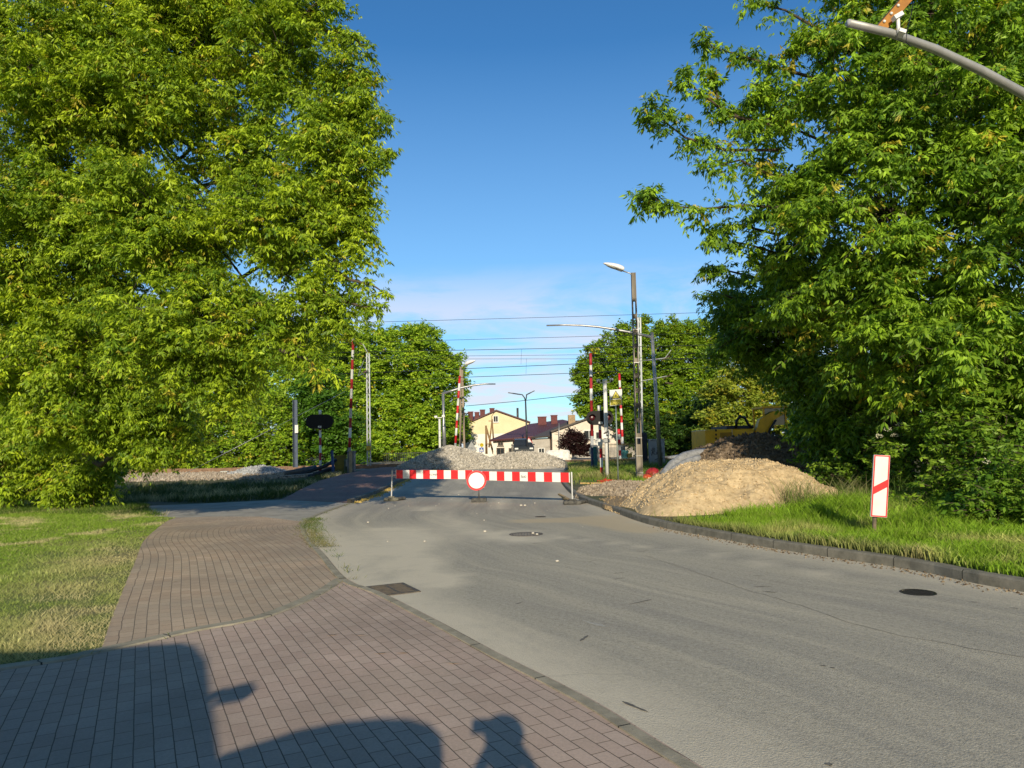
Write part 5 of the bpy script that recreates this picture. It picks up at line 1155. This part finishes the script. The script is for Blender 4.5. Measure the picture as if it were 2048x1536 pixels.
mb.prism([l1+o_+n1*.02,ap+o_,ap+o_+UP*.16,l1+o_+n1],Vector((0,11,0))); mb.prism([l2+o_,l2+o_+UP*.16,ap+o_+UP*.16,ap+o_],Vector((0,11,0))); rf=mb.build('roof',rb,hs_)
# wing roof visible to the left with the row of chimneys
wr_=Vector((G(985,829).x,Yh+4,G(985,829).z))
mb=MB(); q=[G(927,852,92),G(985,826,92),G(945,833,100),G(905,846,100)]; mb.prism(q,Vector((0,0,-.15))); mb.build('roof',rb,hs_)
chm=mat('dark_red_chimney',(.16,.05,.05),.8,c2=(.1,.035,.035),scale=6)
for x,y0,y1,w_ in((941,824,842,1.0),(954,825,840,.9),(965,820,836,1.0),(984,817,832,.95)):
    t_=G(x,y0,93); b0=G(x,y1+4,93); mb=MB(); mb.box((t_.x,93,(t_.z+b0.z)/2),(w_*.62,.6,t_.z-b0.z)); mb.box((t_.x,93,t_.z),(w_*.7,.68,.1)); mb.build('chimney',chm,hs_)
t_=G(1035,816,90);b0=G(1035,838,90); mb=MB(); mb.cyl((t_.x,90,b0.z-.5),(t_.x,90,t_.z),.13); mb.build('flue_pipe',mat('dark_flue',(.05,.05,.06),.5),hs_)
window(hs_,G(991.5,838,Yh-.03),.62,.8)
# low house with brown roof, white wall left and grey wall right
Yl=72; H=lambda x,y,Y=Yl: At(x,y,Y)
lh=thing('low_house','long low white house with brown metal roof and two dark chimneys','house',(H(1040,900).x,Yl,.4))
A=H(986,882);B=H(1062,880); mb=MB(); mb.prism([Vector((A.x,Yl,.4)),Vector((B.x,Yl,.4)),Vector((B.x,Yl,H(1062,872).z)),Vector((A.x,Yl,H(986,880).z))],Vector((0,7,0))); mb.build('wall',plaster('warm_white_plaster',(.86,.8,.7),(.74,.69,.6)),lh)
mb=MB(); mb.prism([H(978,880,71.4),H(1066,874,71.4),H(1104,869,71.4),H(1142,843,77),H(1125,839,80),H(1058,848,79)],Vector((0,.1,-.16))); rf=mb.build('roof',rb,lh)
for x,y0,y1,w_ in((1084,834,850,.9),(1108,831,847,.66)):
    t_=H(x,y0,78);b0=H(x,y1+5,78); mb=MB(); mb.box((t_.x,78,(t_.z+b0.z)/2),(w_,.6,t_.z-b0.z)); mb.box((t_.x,78,t_.z),(w_+.08,.68,.08)); mb.build('chimney',chm,lh)
for x,y,w_,h_ in((1001,885,.55,.62),(1047,883,.7,.7),(1001,903,.8,.75),(1023,903,.55,.7)): window(lh,H(x,y,Yl-.03),w_,h_,mat('brown_frame',(.16,.12,.09),.6),bars=1)
gh=thing('grey_annex','grey plastered annex between the low white house and the beige gabled house','house',(H(1083,900).x,Yl-.4,.4))
A=H(1064,880,71.2);B=H(1104,880,71.2); mb=MB(); mb.prism([Vector((A.x,71.2,.4)),Vector((B.x,71.2,.4)),Vector((B.x,71.2,H(1104,876,71.2).z)),Vector((A.x,71.2,H(1064,877,71.2).z))],Vector((0,7,0))); mb.build('wall',plaster('grey_plaster',(.5,.47,.42),(.4,.37,.33)),gh)
mb=MB(); mb.prism([H(1064,874,70.7),H(1110,871,70.7),H(1172,840,76),H(1138,842,76)],Vector((0,.1,-.14))); mb.build('roof',rg,gh)
window(gh,H(1083,904,71.17),.62,.8); mb=MB(); mb.cyl(H(1101,877,71),Vector((H(1101,877,71).x,71,.4)),.05); mb.build('drainpipe',mat('brown_pipe',(.12,.07,.05),.5),gh)
# beige gable house
Yg=69.5; K=lambda x,y,Y=Yg: At(x,y,Y)
bg_=thing('beige_house','beige rendered house with a wide gable behind the dark red tree','house',(K(1165,900).x,Yg,.4))
e1=K(1104,864);ap=K(1176,838);e2=K(1262,876)
mb=MB(); mb.prism([Vector((e1.x,Yg,.4)),Vector((e2.x,Yg,.4)),e2,ap,e1],Vector((0,9,0))); mb.build('wall',plaster('beige_render',(.78,.69,.58),(.68,.6,.5)),bg_)
mb=MB(); o_=Vector((0,-.35,0)); l1=e1+(e1-ap)*.03; l2=e2+(e2-ap)*.03
mb.prism([l1+o_,ap+o_,ap+o_+UP*.15,l1+o_+UP*.15],Vector((0,10,0))); mb.prism([l2+o_,l2+o_+UP*.15,ap+o_+UP*.15,ap+o_],Vector((0,10,0))); mb.build('roof',rg,bg_)
t_=K(1143,833,74);b0=K(1143,846,74); mb=MB(); mb.box((t_.x,74,(t_.z+b0.z)/2),(.7,.6,t_.z-b0.z+.3)); mb.build('chimney',mat('buff_brick_chimney',(.42,.3,.18),.9,var=.25),bg_)
window(bg_,K(1178,869,Yg-.03),1.05,.85); window(bg_,K(1196,871,Yg-.03),.5,.75,bars=0)
mb=MB(); mb.tube([K(1118,846,69),K(1118,868,69),K(1119,920,69)],[.05,.05,.05],6); mb.build('downpipe',galv,bg_)
wire('house_cable','thin cable sagging along the beige house wall',[K(1110,864,69),K(1140,868,69),K(1165,870,69),K(1190,880,69)],.02,None)
# white parked car hood at the right of the gravel, dark suv by the lamp
def car(label,base,rz,L_,Wd,Hh,paint,cat='car'):
    rt=thing('parked_car',label,cat,base,'cars parked beyond the crossing'); M=Matrix.Rotation(rz,3,'Z'); base=Vector(base)
    prof=[(-.5,.28),(-.5,.5),(-.47,.62),(-.3,.66),(-.17,.97),(-.02,1.0),(.25,.98),(.4,.68),(.49,.62),(.5,.28)]
    inset=lambda z:1 if z<.63 else 1-.22*(z-.63)/.37
    mb=MB(); mb.smooth=False; vs=[base+M@Vector((x*L_,s*Wd/2*inset(z),z*Hh)) for s in(-1,1) for x,z in prof]; n=len(prof)
    mb.add(vs,[tuple(range(n-1,-1,-1)),tuple(range(n,2*n))]+[(i,(i+1)%n,n+(i+1)%n,n+i) for i in range(n)]); mb.build('body',paint,rt)
    for s in(-1,1):
        mb=MB(); y=lambda z:s*(Wd/2*inset(z)+.006); mb.add([base+M@Vector((x*L_,y(z),z*Hh)) for x,z in((-.26,.69),(-.15,.93),(.02,.95),(.02,.69))],[(0,1,2,3)]); mb.add([base+M@Vector((x*L_,y(z),z*Hh)) for x,z in((.04,.69),(.04,.95),(.23,.93),(.35,.7))],[(0,1,2,3)]); mb.build('side_window',glass,rt)
    mb=MB(); mb.add([base+M@Vector((x*L_-.012,s*Wd*.43*k,z*Hh)) for x,z,s,k in((-.29,.69,-1,1),(-.29,.69,1,1),(-.18,.94,1,.9),(-.18,.94,-1,.9))],[(0,1,2,3)]); mb.build('windscreen',glass,rt); mb=MB(); mb.add([base+M@Vector((x*L_+.012,s*Wd*.43*k,z*Hh)) for x,z,s,k in((.39,.71,-1,1),(.39,.71,1,1),(.27,.95,1,.9),(.27,.95,-1,.9))],[(0,1,2,3)]); mb.build('rear_window',glass,rt)
    for s in(-1,1):
        for x in(-.32,.32):
            c=base+M@Vector((x*L_,s*(Wd/2-.09),.32)); ax=M@Vector((0,.1,0)); mb=MB(); mb.cyl(c-ax,c+ax,.32,n=18); w_=mb.build('wheel',rubber,rt); mb=MB(); mb.cyl(c-ax*1.05,c+ax*1.05,.19,n=12); mb.build('rim',galv,w_)
    for s in(-1,1):
        for x,mm in((-.502,white),(.502,redw)):
            mb=MB(); mb.box(base+M@Vector((x*L_,s*Wd*.36,.52*Hh)),(.04,.3,.13),rz); mb.build('headlight' if x<0 else 'tail_light',mm,rt)
        mb=MB(); mb.box(base+M@Vector((-.2*L_,s*(Wd/2+.08),.7*Hh)),(.1,.16,.12),rz); mb.build('mirror',paint,rt)
    return rt
cpt=lambda n,c:mat(n,c,.25,var=.04,spec=.6)
c=At(1045,910,66); car('dark grey off-road car parked under the twin street lamp',(c.x,66,.5),PI/2+.05,4.4,1.8,1.85,cpt('charcoal_car_paint',(.03,.035,.04)))
c=At(1116,922,58); mb=MB(); mb.bbox(Vector((c.x,58,.5+.42)),(1.9,.5,.75),.12); mb.bbox(Vector((c.x,58,.5+.06)),(2.1,.6,.12),.03); o=mb.build('planter',mat('bright_white_trough',(.8,.78,.74),.6)); tag(o,'long white trough at the foot of the beige house, right of the gravel','planter')
# small wall and hedge base, striped crossing on the right far road
mb=MB(); mb.box((At(1210,900,66).x,66,.95),(6,.25,.9)); o=mb.build('garden_wall',plaster('pale_garden_wall',(.5,.46,.4),(.36,.33,.3))); tag(o,'low pale garden wall in front of the beige house','wall')
# far asphalt and paint
mb=MB(); mb.add([(-4.7,42.5,.506),(3.0,42.5,.506),(14,62,.506),(14,69,.506),(-22,69,.506),(-12,60,.506)],[(0,1,2,3,4,5)]); o=mb.build('road_beyond',mat('grey_far_asphalt',(.26,.245,.22),.95,c2=(.19,.18,.16),scale=2)); tag(o,kind='structure')
mb=MB()
for k in range(6): x=At(1150,935,50).x+.9*k; mb.add([(x,47.5+.0,.512),(x+.45,47.5,.512),(x+.9,51.5,.512),(x+.45,51.5,.512)],[(0,1,2,3)])
o=mb.build('zebra_marking',white); tag(o,kind='structure')
# street furniture beyond
a=Vector((At(1055,905,64).x,64,.5)); t_=At(1051,800,64)
tl=thing('street_lamp','dark twin-armed street lamp between the yellow and the brown roofed houses','street lamp',a)
dk=mat('anthracite_pole',(.03,.035,.045),.45)
mb=MB(); mb.tube([a,t_],[.1,.065],10); mb.build('pole',dk,tl)
for (x1,y1,x2,y2) in((1041,789,1024,786.5),(1054,789,1062,785)):
    mb=MB(); e_=At(x1,y1,64); f_=At(x2,y2,64); sg_=-1 if x1<1050 else 1; mb.tube([t_-UP*.1,t_+Vector((.08*sg_,0,.2)),t_.lerp(e_,.6)+Vector((.02*sg_,0,.18)),e_,f_],.05,8); mb.build('lamp_arm',dk,tl)
    mb=MB(); d_=(f_-e_).normalized(); mb.bar(f_-d_*.1,f_+d_*.35,.22,.07); mb.build('lamp_head',dk,tl)
# far concrete twin pole with lamp
a=Vector((At(924,903,62).x,62,.5)); t_=At(922,735,62); fl_=thing('lamp_post','far concrete pole pair with a white street lamp behind the far left boom','lamp post',a)
cb_=mat('brownish_concrete',(.36,.29,.22),.9,c2=(.2,.16,.12),scale=2,streak=True)
mb=MB(); mb.bar(a+Vector((-.14,0,0)),t_+Vector((-.04,0,0)),.15,.16); mb.bar(a+Vector((.22,0,0)),t_+Vector((.1,0,-.2)),.15,.16)
for k in range(9): p=a.lerp(t_,.1+.1*k); mb.box(p+Vector((.03,0,0)),(.3-.02*k,.1,.12))
mb.build('pole',cb_,fl_)
tip=At(932,730,62); mb=MB(); mb.tube([t_,t_+Vector((.12,0,.12)),tip],.035,8); mb.build('lamp_arm',galv,fl_); he=At(951,721,61.6); lamp_head(fl_,tip,he-tip,(he-tip).length,.4,.26,mat('bright_lamp_shell',(.85,.85,.85),.35))
# far camera post
a=Vector((At(880,900,58).x,58,.5)); t_=At(879,838,58); fc_=thing('camera_post','distant white post with two small cameras left of the far mast','camera post',a)
mb=MB(); mb.tube([a,t_],[.1,.09],10); mb.bbox(a+UP*.45,(.38,.3,.9),.02); mb.build('post',white,fc_); mb=MB(); c1=At(872,836,58);c2=At(887,834.5,58); mb.bar(c1,c2,.05,.05); mb.build('cross_arm',white,fc_)
for c in(c1,c2): mb=MB(); mb.box(c+UP*.1,(.22,.3,.16)); mb.build('camera',white,fc_)
# wooden A-frame pole
w0=thing('timber_pole','brown timber A-frame electricity pole in front of the yellow house','pole',Vector((At(976,905,74).x,74,.45)))
mb=MB(); 
for p,q_,r in(((973,908),(972,851),.12),((987,908),(973,856),.1),((978,895),(984,841),.08),((987,880),(984,838),.08)): mb.cyl(At(*p,74),At(*q_,74),r,r*.8,8)
mb.bar(At(973,888,74),At(982,888,74),.1,.1); mb.bar(At(977,842,74),At(986,842,74),.08,.08); mb.build('timber',wood,w0)
mb=MB(); mb.tube([At(984,842,74),At(983.5,832,74),At(988,826,74),At(993,822,74)],.03,5); mb.build('cable',wire_m,w0)
# signs
def plate_sign(name,label,px_,py_,Y,fn,post=True):
    c=At(px_,py_,Y); rt=thing(name,label,'sign',(c.x,Y,.5)); 
    if post: mb=MB(); mb.cyl((c.x,Y+.05,.5),(c.x,Y+.05,c.z),.035); mb.build('post',galv,rt)
    fn(rt,c); return rt
def f_disc(rt,c): mb=MB(); mb.cyl(c,c+Vector((0,.02,0)),.18,n=28); mb.build('sign_face',mat('bright_yellow',(.8,.62,.02),.5),rt)
def f_ped(rt,c):
    mb=MB(); mb.box(c,(.42,.02,.42)); o=mb.build('sign_face',mat('sign_blue',(.01,.09,.42),.5),rt); mb=MB(); mb.add([c+Vector((-.16,-.014,-.15)),c+Vector((.16,-.014,-.15)),c+Vector((0,-.014,.16))],[(0,1,2)]); mb.build('white_triangle',white,o)
    mb=MB(); mb.ell(c+Vector((0,-.018,.04)),(.025,.005,.025),8,6); mb.bar(c+Vector((0,-.02,.02)),c+Vector((.015,-.02,-.05)),.025,.008); mb.bar(c+Vector((.015,-.02,-.05)),c+Vector((.06,-.02,-.12)),.02,.008); mb.bar(c+Vector((.015,-.02,-.05)),c+Vector((-.04,-.02,-.12)),.02,.008); mb.build('walker_symbol',black,o)
def f_tri(rt,c): mb=MB(); mb.prism([c+Vector((-.5,0,-.4)),c+Vector((.5,0,-.4)),c+Vector((0,0,.45))],Vector((0,.02,0))); mb.build('sign_back',mat('grey_sign_back',(.36,.37,.37),.6),rt)
plate_sign('traffic_sign','yellow disc sign on the white wall above the blue crossing sign',963.5,890,70,f_disc); plate_sign('pedestrian_sign','blue square pedestrian crossing sign peeping over the gravel',963,899.5,69.5,f_ped)
plate_sign('traffic_sign','grey back of a triangular sign just above the taller gravel pile',943,893,62,f_tri)
def f_arrow(rt,c):
    mb=MB(); mb.cyl(c,c+Vector((0,.02,0)),.36,n=28); o=mb.build('sign_face',mat('sign_blue',(.01,.2,.6),.5),rt); mb=MB(); mb.box(c+Vector((0,-.015,0)),(.5,.012,.06)); mb.box(c+Vector((0,-.016,.0)),(.07,.012,.5)); mb.build('white_arrow',white,o)
    mb=MB(); mb.prism([c+Vector((-.36,0,.3)),c+Vector((.36,0,.3)),c+Vector((0,0,.85))],Vector((0,.02,0))); mb.build('red_triangle',red,rt); mb=MB(); mb.prism([c+Vector((-.26,-.01,.36)),c+Vector((.26,-.01,.36)),c+Vector((0,-.01,.74))],Vector((0,.008,0))); mb.build('white_triangle',white,rt)
plate_sign('traffic_sign','blue round sign below a red triangle, right of the dark parked car',1058,893,65,f_arrow)
# ---------------- yellow excavator behind the earth pile
Ye=30; X=lambda x,y,Y=Ye: At(x,y,Y)
yx=mat('construction_yellow',(.9,.5,.02),.5,c2=(.72,.38,.02),scale=3); ex=thing('excavator','yellow excavator with dark vented engine deck behind the earth pile','excavator',(X(1480,880).x,Ye+1,.45))
p0=X(1412,895);p1=X(1412,859);p2=X(1508,858)
w_=p2.x-p0.x
mb=MB(); zc0,zc1=.95,p1.z; mb.bbox(Vector(((p0.x+p2.x)/2,Ye+1.2,(zc0+zc1)/2)),(w_,2.4,zc1-zc0),.05); bd=mb.build('engine_cover',yx,ex)
mb=MB()
for k in range(6): z=X(1450,866+1.9*k*1.05).z; mb.box((X(1452,866).x,Ye-.006,z),(.5,.012,.02))
for y in(861,869,877): mb.box((X(1432,y).x,Ye-.006,X(1432,y).z),(.07,.012,.08))
mb.build('vent_slats',black,bd)
mb=MB(); mb.box((X(1464,860).x,Ye-.004,(X(1464,858).z+X(1464,893).z)/2),(.015,.01,.7)); mb.box((X(1488,872).x,Ye-.006,X(1488,873).z),(.28,.01,.09)); mb.build('decal',white,bd)
mb=MB(); dz=.13; mb.box(((X(1413,0).x+X(1464,0).x)/2,Ye+1.2,p1.z+dz/2+.005),(X(1464,0).x-X(1413,0).x,2.36,dz)); mb.build('engine_deck',mat('dark_blue_grey_deck',(.03,.045,.08),.6),ex)
mb=MB()
for k in range(14): mb.box((X(1427+2.3*k,856).x,Ye+.02,p1.z+dz+.03),(.022,.03,.07))
mb.build('deck_grille',black,ex)
mb=MB(); c=X(1484,842); mb.tube([X(1472,857),X(1473,842),X(1480,833),X(1490,836),X(1496,848),X(1506,856)],[.05,.06,.06,.06,.05,.05],8); mb.build('hydraulic_hose',black,ex)
# cab
mb=MB(); cx0,cx1=X(1488,0).x,X(1530,0).x; z0=p1.z; z1=X(1500,816).z
for x in(cx0,cx1):
    for y in(Ye+.25,Ye+1.5): mb.box((x,y,(z0+z1)/2),(.07,.07,z1-z0))
mb.box(((cx0+cx1)/2,Ye+.88,z1+.03),(cx1-cx0+.12,1.4,.08)); cb2=mb.build('cab_frame',yx,ex)
mb=MB(); mb.box(((cx0+cx1)/2,Ye+.27,(z0+z1)/2+.05),(cx1-cx0-.08,.02,z1-z0-.15)); mb.build('cab_glass',mat('greenish_cab_glass',(.06,.1,.05),.1,spec=.8),cb2)
# boom and lower frame, tracks
mb=MB(); mb.prism([X(1520,895),X(1512,862),X(1520,838),X(1548,822),X(1575,824),X(1548,840),X(1534,870),X(1530,895)],Vector((0,.35,0))); mb.build('digging_arm',yx,ex)
mb=MB(); mb.tube([X(1530,890,29.9),X(1540,858,29.9),X(1552,840,29.9)],.05,8); mb.tube([X(1538,885,29.9),X(1548,865,29.9)],.07,8); mb.build('hydraulic_ram',black,ex)
mb=MB(); mb.bbox(Vector((X(1545,885).x,Ye+.2,X(1545,885).z)),(.5,.6,.45),.06); mb.build('bucket',mat('worn_bucket',(.2,.13,.05),.7,var=.3),ex)
for yy in(Ye+.3,Ye+2.1): mb=MB(); mb.bbox(Vector(((p0.x+p2.x)/2,yy,.62)),(w_*1.25,.5,.6),.2); mb.build('crawler_track',rubber,ex)
# ---------------- behind the camera: what throws the foreground shadows
def gs(px_,py_,Y):      # point of an object at depth Y whose shadow falls on that pixel
    g=P(px_,py_); z=(g.y-Y)*math.tan(SUN_EL)/SUNXY.y; return Vector((g.x-SUNXY.x/SUNXY.y*(g.y-Y),Y,z))
Yv=-.75
pv=thing('parked_van','tall dark van standing behind the viewer, its shadow lying on the paving','van',(-4,-3,0))
vp=mat('van_paint',(.25,.27,.3),.4)
tl_=gs(60,1312,Yv); tr_=gs(395,1292,Yv); mr_=gs(428,1400,Yv); br_=gs(446,1520,Yv)
mb=MB(); prof=[Vector((-7.5,Yv,.35)),Vector((br_.x+.03,Yv,.35)),br_,mr_,gs(418,1320,Yv),tr_,gs(370,1286,Yv),gs(180,1299,Yv),Vector((-7.5,Yv,tl_.z))]
mb.prism(prof,Vector((0,-2.4,0))); mb.build('body',vp,pv)
mb=MB(); mb.bar(gs(425,1392,Yv),gs(455,1383,Yv),.06,.06); m_=[gs(444,1403,Yv),gs(500,1392,Yv),gs(518,1378,Yv),gs(508,1364,Yv),gs(478,1370,Yv),gs(446,1384,Yv)]; mb.prism(m_,Vector((0,-.09,0))); mb.build('mirror',black,pv)
mb=MB(); mb.box((-4.6,Yv+.01,1.75),(4.2,.02,.8)); mb.build('windscreen',glass,pv)
for x in(-6.8,-2.9):
    mb=MB(); mb.cyl((x-.12,Yv-1.2,.38),(x+.12,Yv-1.2,.38),.38,n=20); mb.build('wheel',rubber,pv)
pcr=thing('parked_car','parked car behind the viewer, its rounded roof shadow on the paving','car',(-1.3,-2.5,0))
ct=[(452,1506),(520,1485),(600,1459),(680,1443),(760,1436),(820,1437),(862,1449),(884,1472),(888,1510),(886,1560)]
pts=[gs(x,y,Yv) for x,y in ct]; prof=[Vector((pts[0].x,Yv,.3)),Vector((pts[-1].x,Yv,.3))]+pts[::-1]
mb=MB(); mb.prism(prof,Vector((0,-2.2,0))); mb.build('body',cpt('dark_blue_car_paint',(.03,.05,.1)),pcr)
mb=MB(); mb.box(((pts[0].x+pts[-1].x)/2,Yv+.008,1.3),(1.0,.02,.35)); mb.build('windscreen',glass,pcr)
for x in(pts[0].x+.15,pts[-1].x-.15): mb=MB(); mb.cyl((x-.1,Yv-.7,.31),(x+.1,Yv-.7,.31),.31,n=20); mb.build('wheel',rubber,pcr)
# the photographer: one skinned body, arms raised around the phone
def skin_body(name,verts,edges,radii,mt,parent,root_i=0,sub=2):
    me=bpy.data.meshes.new(name); me.from_pydata(verts,edges,[]); o=bpy.data.objects.new(name,me); col.objects.link(o)
    md=o.modifiers.new('skin','SKIN'); 
    for i,r in enumerate(radii): sv=me.skin_vertices[0].data[i]; sv.radius=(r,r) if not hasattr(r,'__len__') else r; sv.use_root=(i==root_i)
    s2=o.modifiers.new('sub','SUBSURF'); s2.levels=sub; s2.render_levels=sub
    dg=bpy.context.evaluated_depsgraph_get(); m2=bpy.data.meshes.new_from_object(o.evaluated_get(dg)); bpy.data.objects.remove(o); m2.materials.clear(); m2.materials.append(mt)
    o=bpy.data.objects.new(name,m2); col.objects.link(o); attach(o,parent); return o
gp=gs(1008,1450,-.22)
ps=thing('person','person behind the viewer holding up a phone, seen only as a shadow on the paving','person',(gp.x,-.3,0))
x0=gp.x; yb_=-.34
Vv=[(x0,yb_,.95),(x0,yb_,1.15),(x0,yb_,1.36),(x0,yb_+.01,1.45),(x0,yb_+.03,1.54),(x0,yb_+.05,1.62),
 (x0-.18,yb_,1.38),(x0-.25,yb_+.08,1.2),(x0-.12,yb_+.24,1.42),(x0-.07,yb_+.27,1.5),
 (x0+.18,yb_,1.38),(x0+.26,yb_+.08,1.18),(x0+.12,yb_+.24,1.4),(x0+.05,yb_+.27,1.5),
 (x0-.1,yb_,.9),(x0-.11,yb_+.02,.5),(x0-.11,yb_,.09),(x0-.12,yb_+.14,.05),(x0+.1,yb_,.9),(x0+.11,yb_+.02,.5),(x0+.11,yb_,.09),(x0+.12,yb_+.14,.05)]
Ee=[(0,1),(1,2),(2,3),(3,4),(4,5),(2,6),(6,7),(7,8),(8,9),(2,10),(10,11),(11,12),(12,13),(0,14),(14,15),(15,16),(16,17),(0,18),(18,19),(19,20),(20,21)]
Rr=[.17,.16,.18,.075,.11,.1,.09,.045,.035,.035,.065,.045,.035,.035,.09,.065,.045,.035,.09,.065,.045,.035]
skin_body('body',Vv,Ee,Rr,mat('skin_and_cloth',(.3,.22,.18),.8),ps)
mb=MB(); mb.ell((x0,yb_+.02,1.64),(.115,.125,.1),14,10); mb.build('hair',mat('dark_hair',(.03,.02,.015),.8),ps)
for s,hx in((-1,x0-.07),(1,x0+.05)):
    for k in range(4): 
        bz=1.47+.02*k; skin_body('finger',[(hx,yb_+.27,bz),(hx-s*.01+.0,yb_+.30,bz+.005),(hx-s*.03,yb_+.305,bz+.01)],[(0,1),(1,2)],[.010,.009,.008],mat('skin_tone',(.45,.28,.2),.6),ps,0,1)
phone=MB(); phone.bbox(Vector((x0-.09,-.06,1.585)),(.2,.009,.085),.003); o=phone.build('phone',black); tag(o,'dark phone held up sideways behind the viewpoint','phone')
# ================================================================ SKY, SUN, CAMERA
w=bpy.data.worlds.new('World'); scene.world=w; w.use_nodes=True; t=w.node_tree; bg=t.nodes['Background']
sk=N(t,'ShaderNodeTexSky'); sk.sky_type='NISHITA'; sk.sun_disc=False; sk.sun_elevation=SUN_EL
sdir=Vector((-SUNXY.x,-SUNXY.y,0))     # horizontal direction TOWARDS the sun
sk.sun_rotation=math.atan2(sdir.x,sdir.y); sk.air_density=1.0; sk.dust_density=.4; sk.ozone_density=2.2; sk.altitude=200
tc=N(t,'ShaderNodeTexCoord'); sep=N(t,'ShaderNodeSeparateXYZ'); L(t,tc.outputs['Generated'],sep.inputs[0])
z=sep.outputs['Z']
# thin low clouds: project the direction on a high plane, noise there, keep the lowest 15 degrees
zz=math_(t,'ADD',math_(t,'MAXIMUM',z,0),.06)
cx=math_(t,'DIVIDE',sep.outputs['X'],zz); cy=math_(t,'DIVIDE',sep.outputs['Y'],zz); cb=N(t,'ShaderNodeCombineXYZ'); L(t,cx,cb.inputs[0]); L(t,cy,cb.inputs[1])
mp=N(t,'ShaderNodeMapping'); mp.inputs['Scale'].default_value=(.8,.75,1); mp.inputs['Location'].default_value=(3.2,1.4,0); L(t,cb.outputs[0],mp.inputs['Vector'])
cn=noise(t,mp.outputs['Vector'],1.1,8,.6,.5)
cm=ramp(t,cn,[(.43,0.),(.6,1.)])
low=ramp(t,z,[(.0,.85),(.1,.8),(.19,.6),(.25,0.)])
cm=math_(t,'MULTIPLY',cm,low)
hs=N(t,'ShaderNodeHueSaturation'); hs.inputs['Saturation'].default_value=1.2; hs.inputs['Value'].default_value=1.06; L(t,sk.outputs[0],hs.inputs['Color'])
tint=mix(t,1,hs.outputs['Color'],(.66,.98,1.14),'MULTIPLY')
hz=ramp(t,z,[(.0,.3),(.2,.28),(.5,0.)]); tint=mix(t,hz,tint,(4.1,6.6,9.4))
yd=ramp(t,math_(t,'MULTIPLY_ADD',sep.outputs['Y'],.5,.5),[(.25,0.),(.5,1.)]); tint=mix(t,yd,mix(t,1,tint,(.8,.6,.44),'MULTIPLY'),tint)  # added tint: sky behind the camera darker and warmer, making shadows less blue
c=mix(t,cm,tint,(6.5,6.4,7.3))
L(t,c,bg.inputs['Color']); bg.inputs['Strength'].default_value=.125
sl=bpy.data.lights.new('sun','SUN'); sl.energy=5.0; sl.angle=math.radians(.53); sl.color=(1,.87,.66)
so=bpy.data.objects.new('sun',sl); col.objects.link(so)
ld=Vector((SUNXY.x*math.cos(SUN_EL),SUNXY.y*math.cos(SUN_EL),-math.sin(SUN_EL)))
so.rotation_euler=ld.to_track_quat('-Z','Y').to_euler()
cam=bpy.data.cameras.new('camera'); cam.sensor_width=36; cam.lens=FPX/2048*36; cam.clip_end=6000; cam.clip_start=.02
cobj=bpy.data.objects.new('camera',cam); col.objects.link(cobj)
cobj.matrix_world=Matrix.Translation((0,0,CAMZ))@RCAM.to_4x4()
scene.camera=cobj
scene.view_settings.view_transform='Standard'; scene.view_settings.look='None'; scene.view_settings.exposure=0
scene.cycles.max_bounces=6; scene.cycles.transparent_max_bounces=4
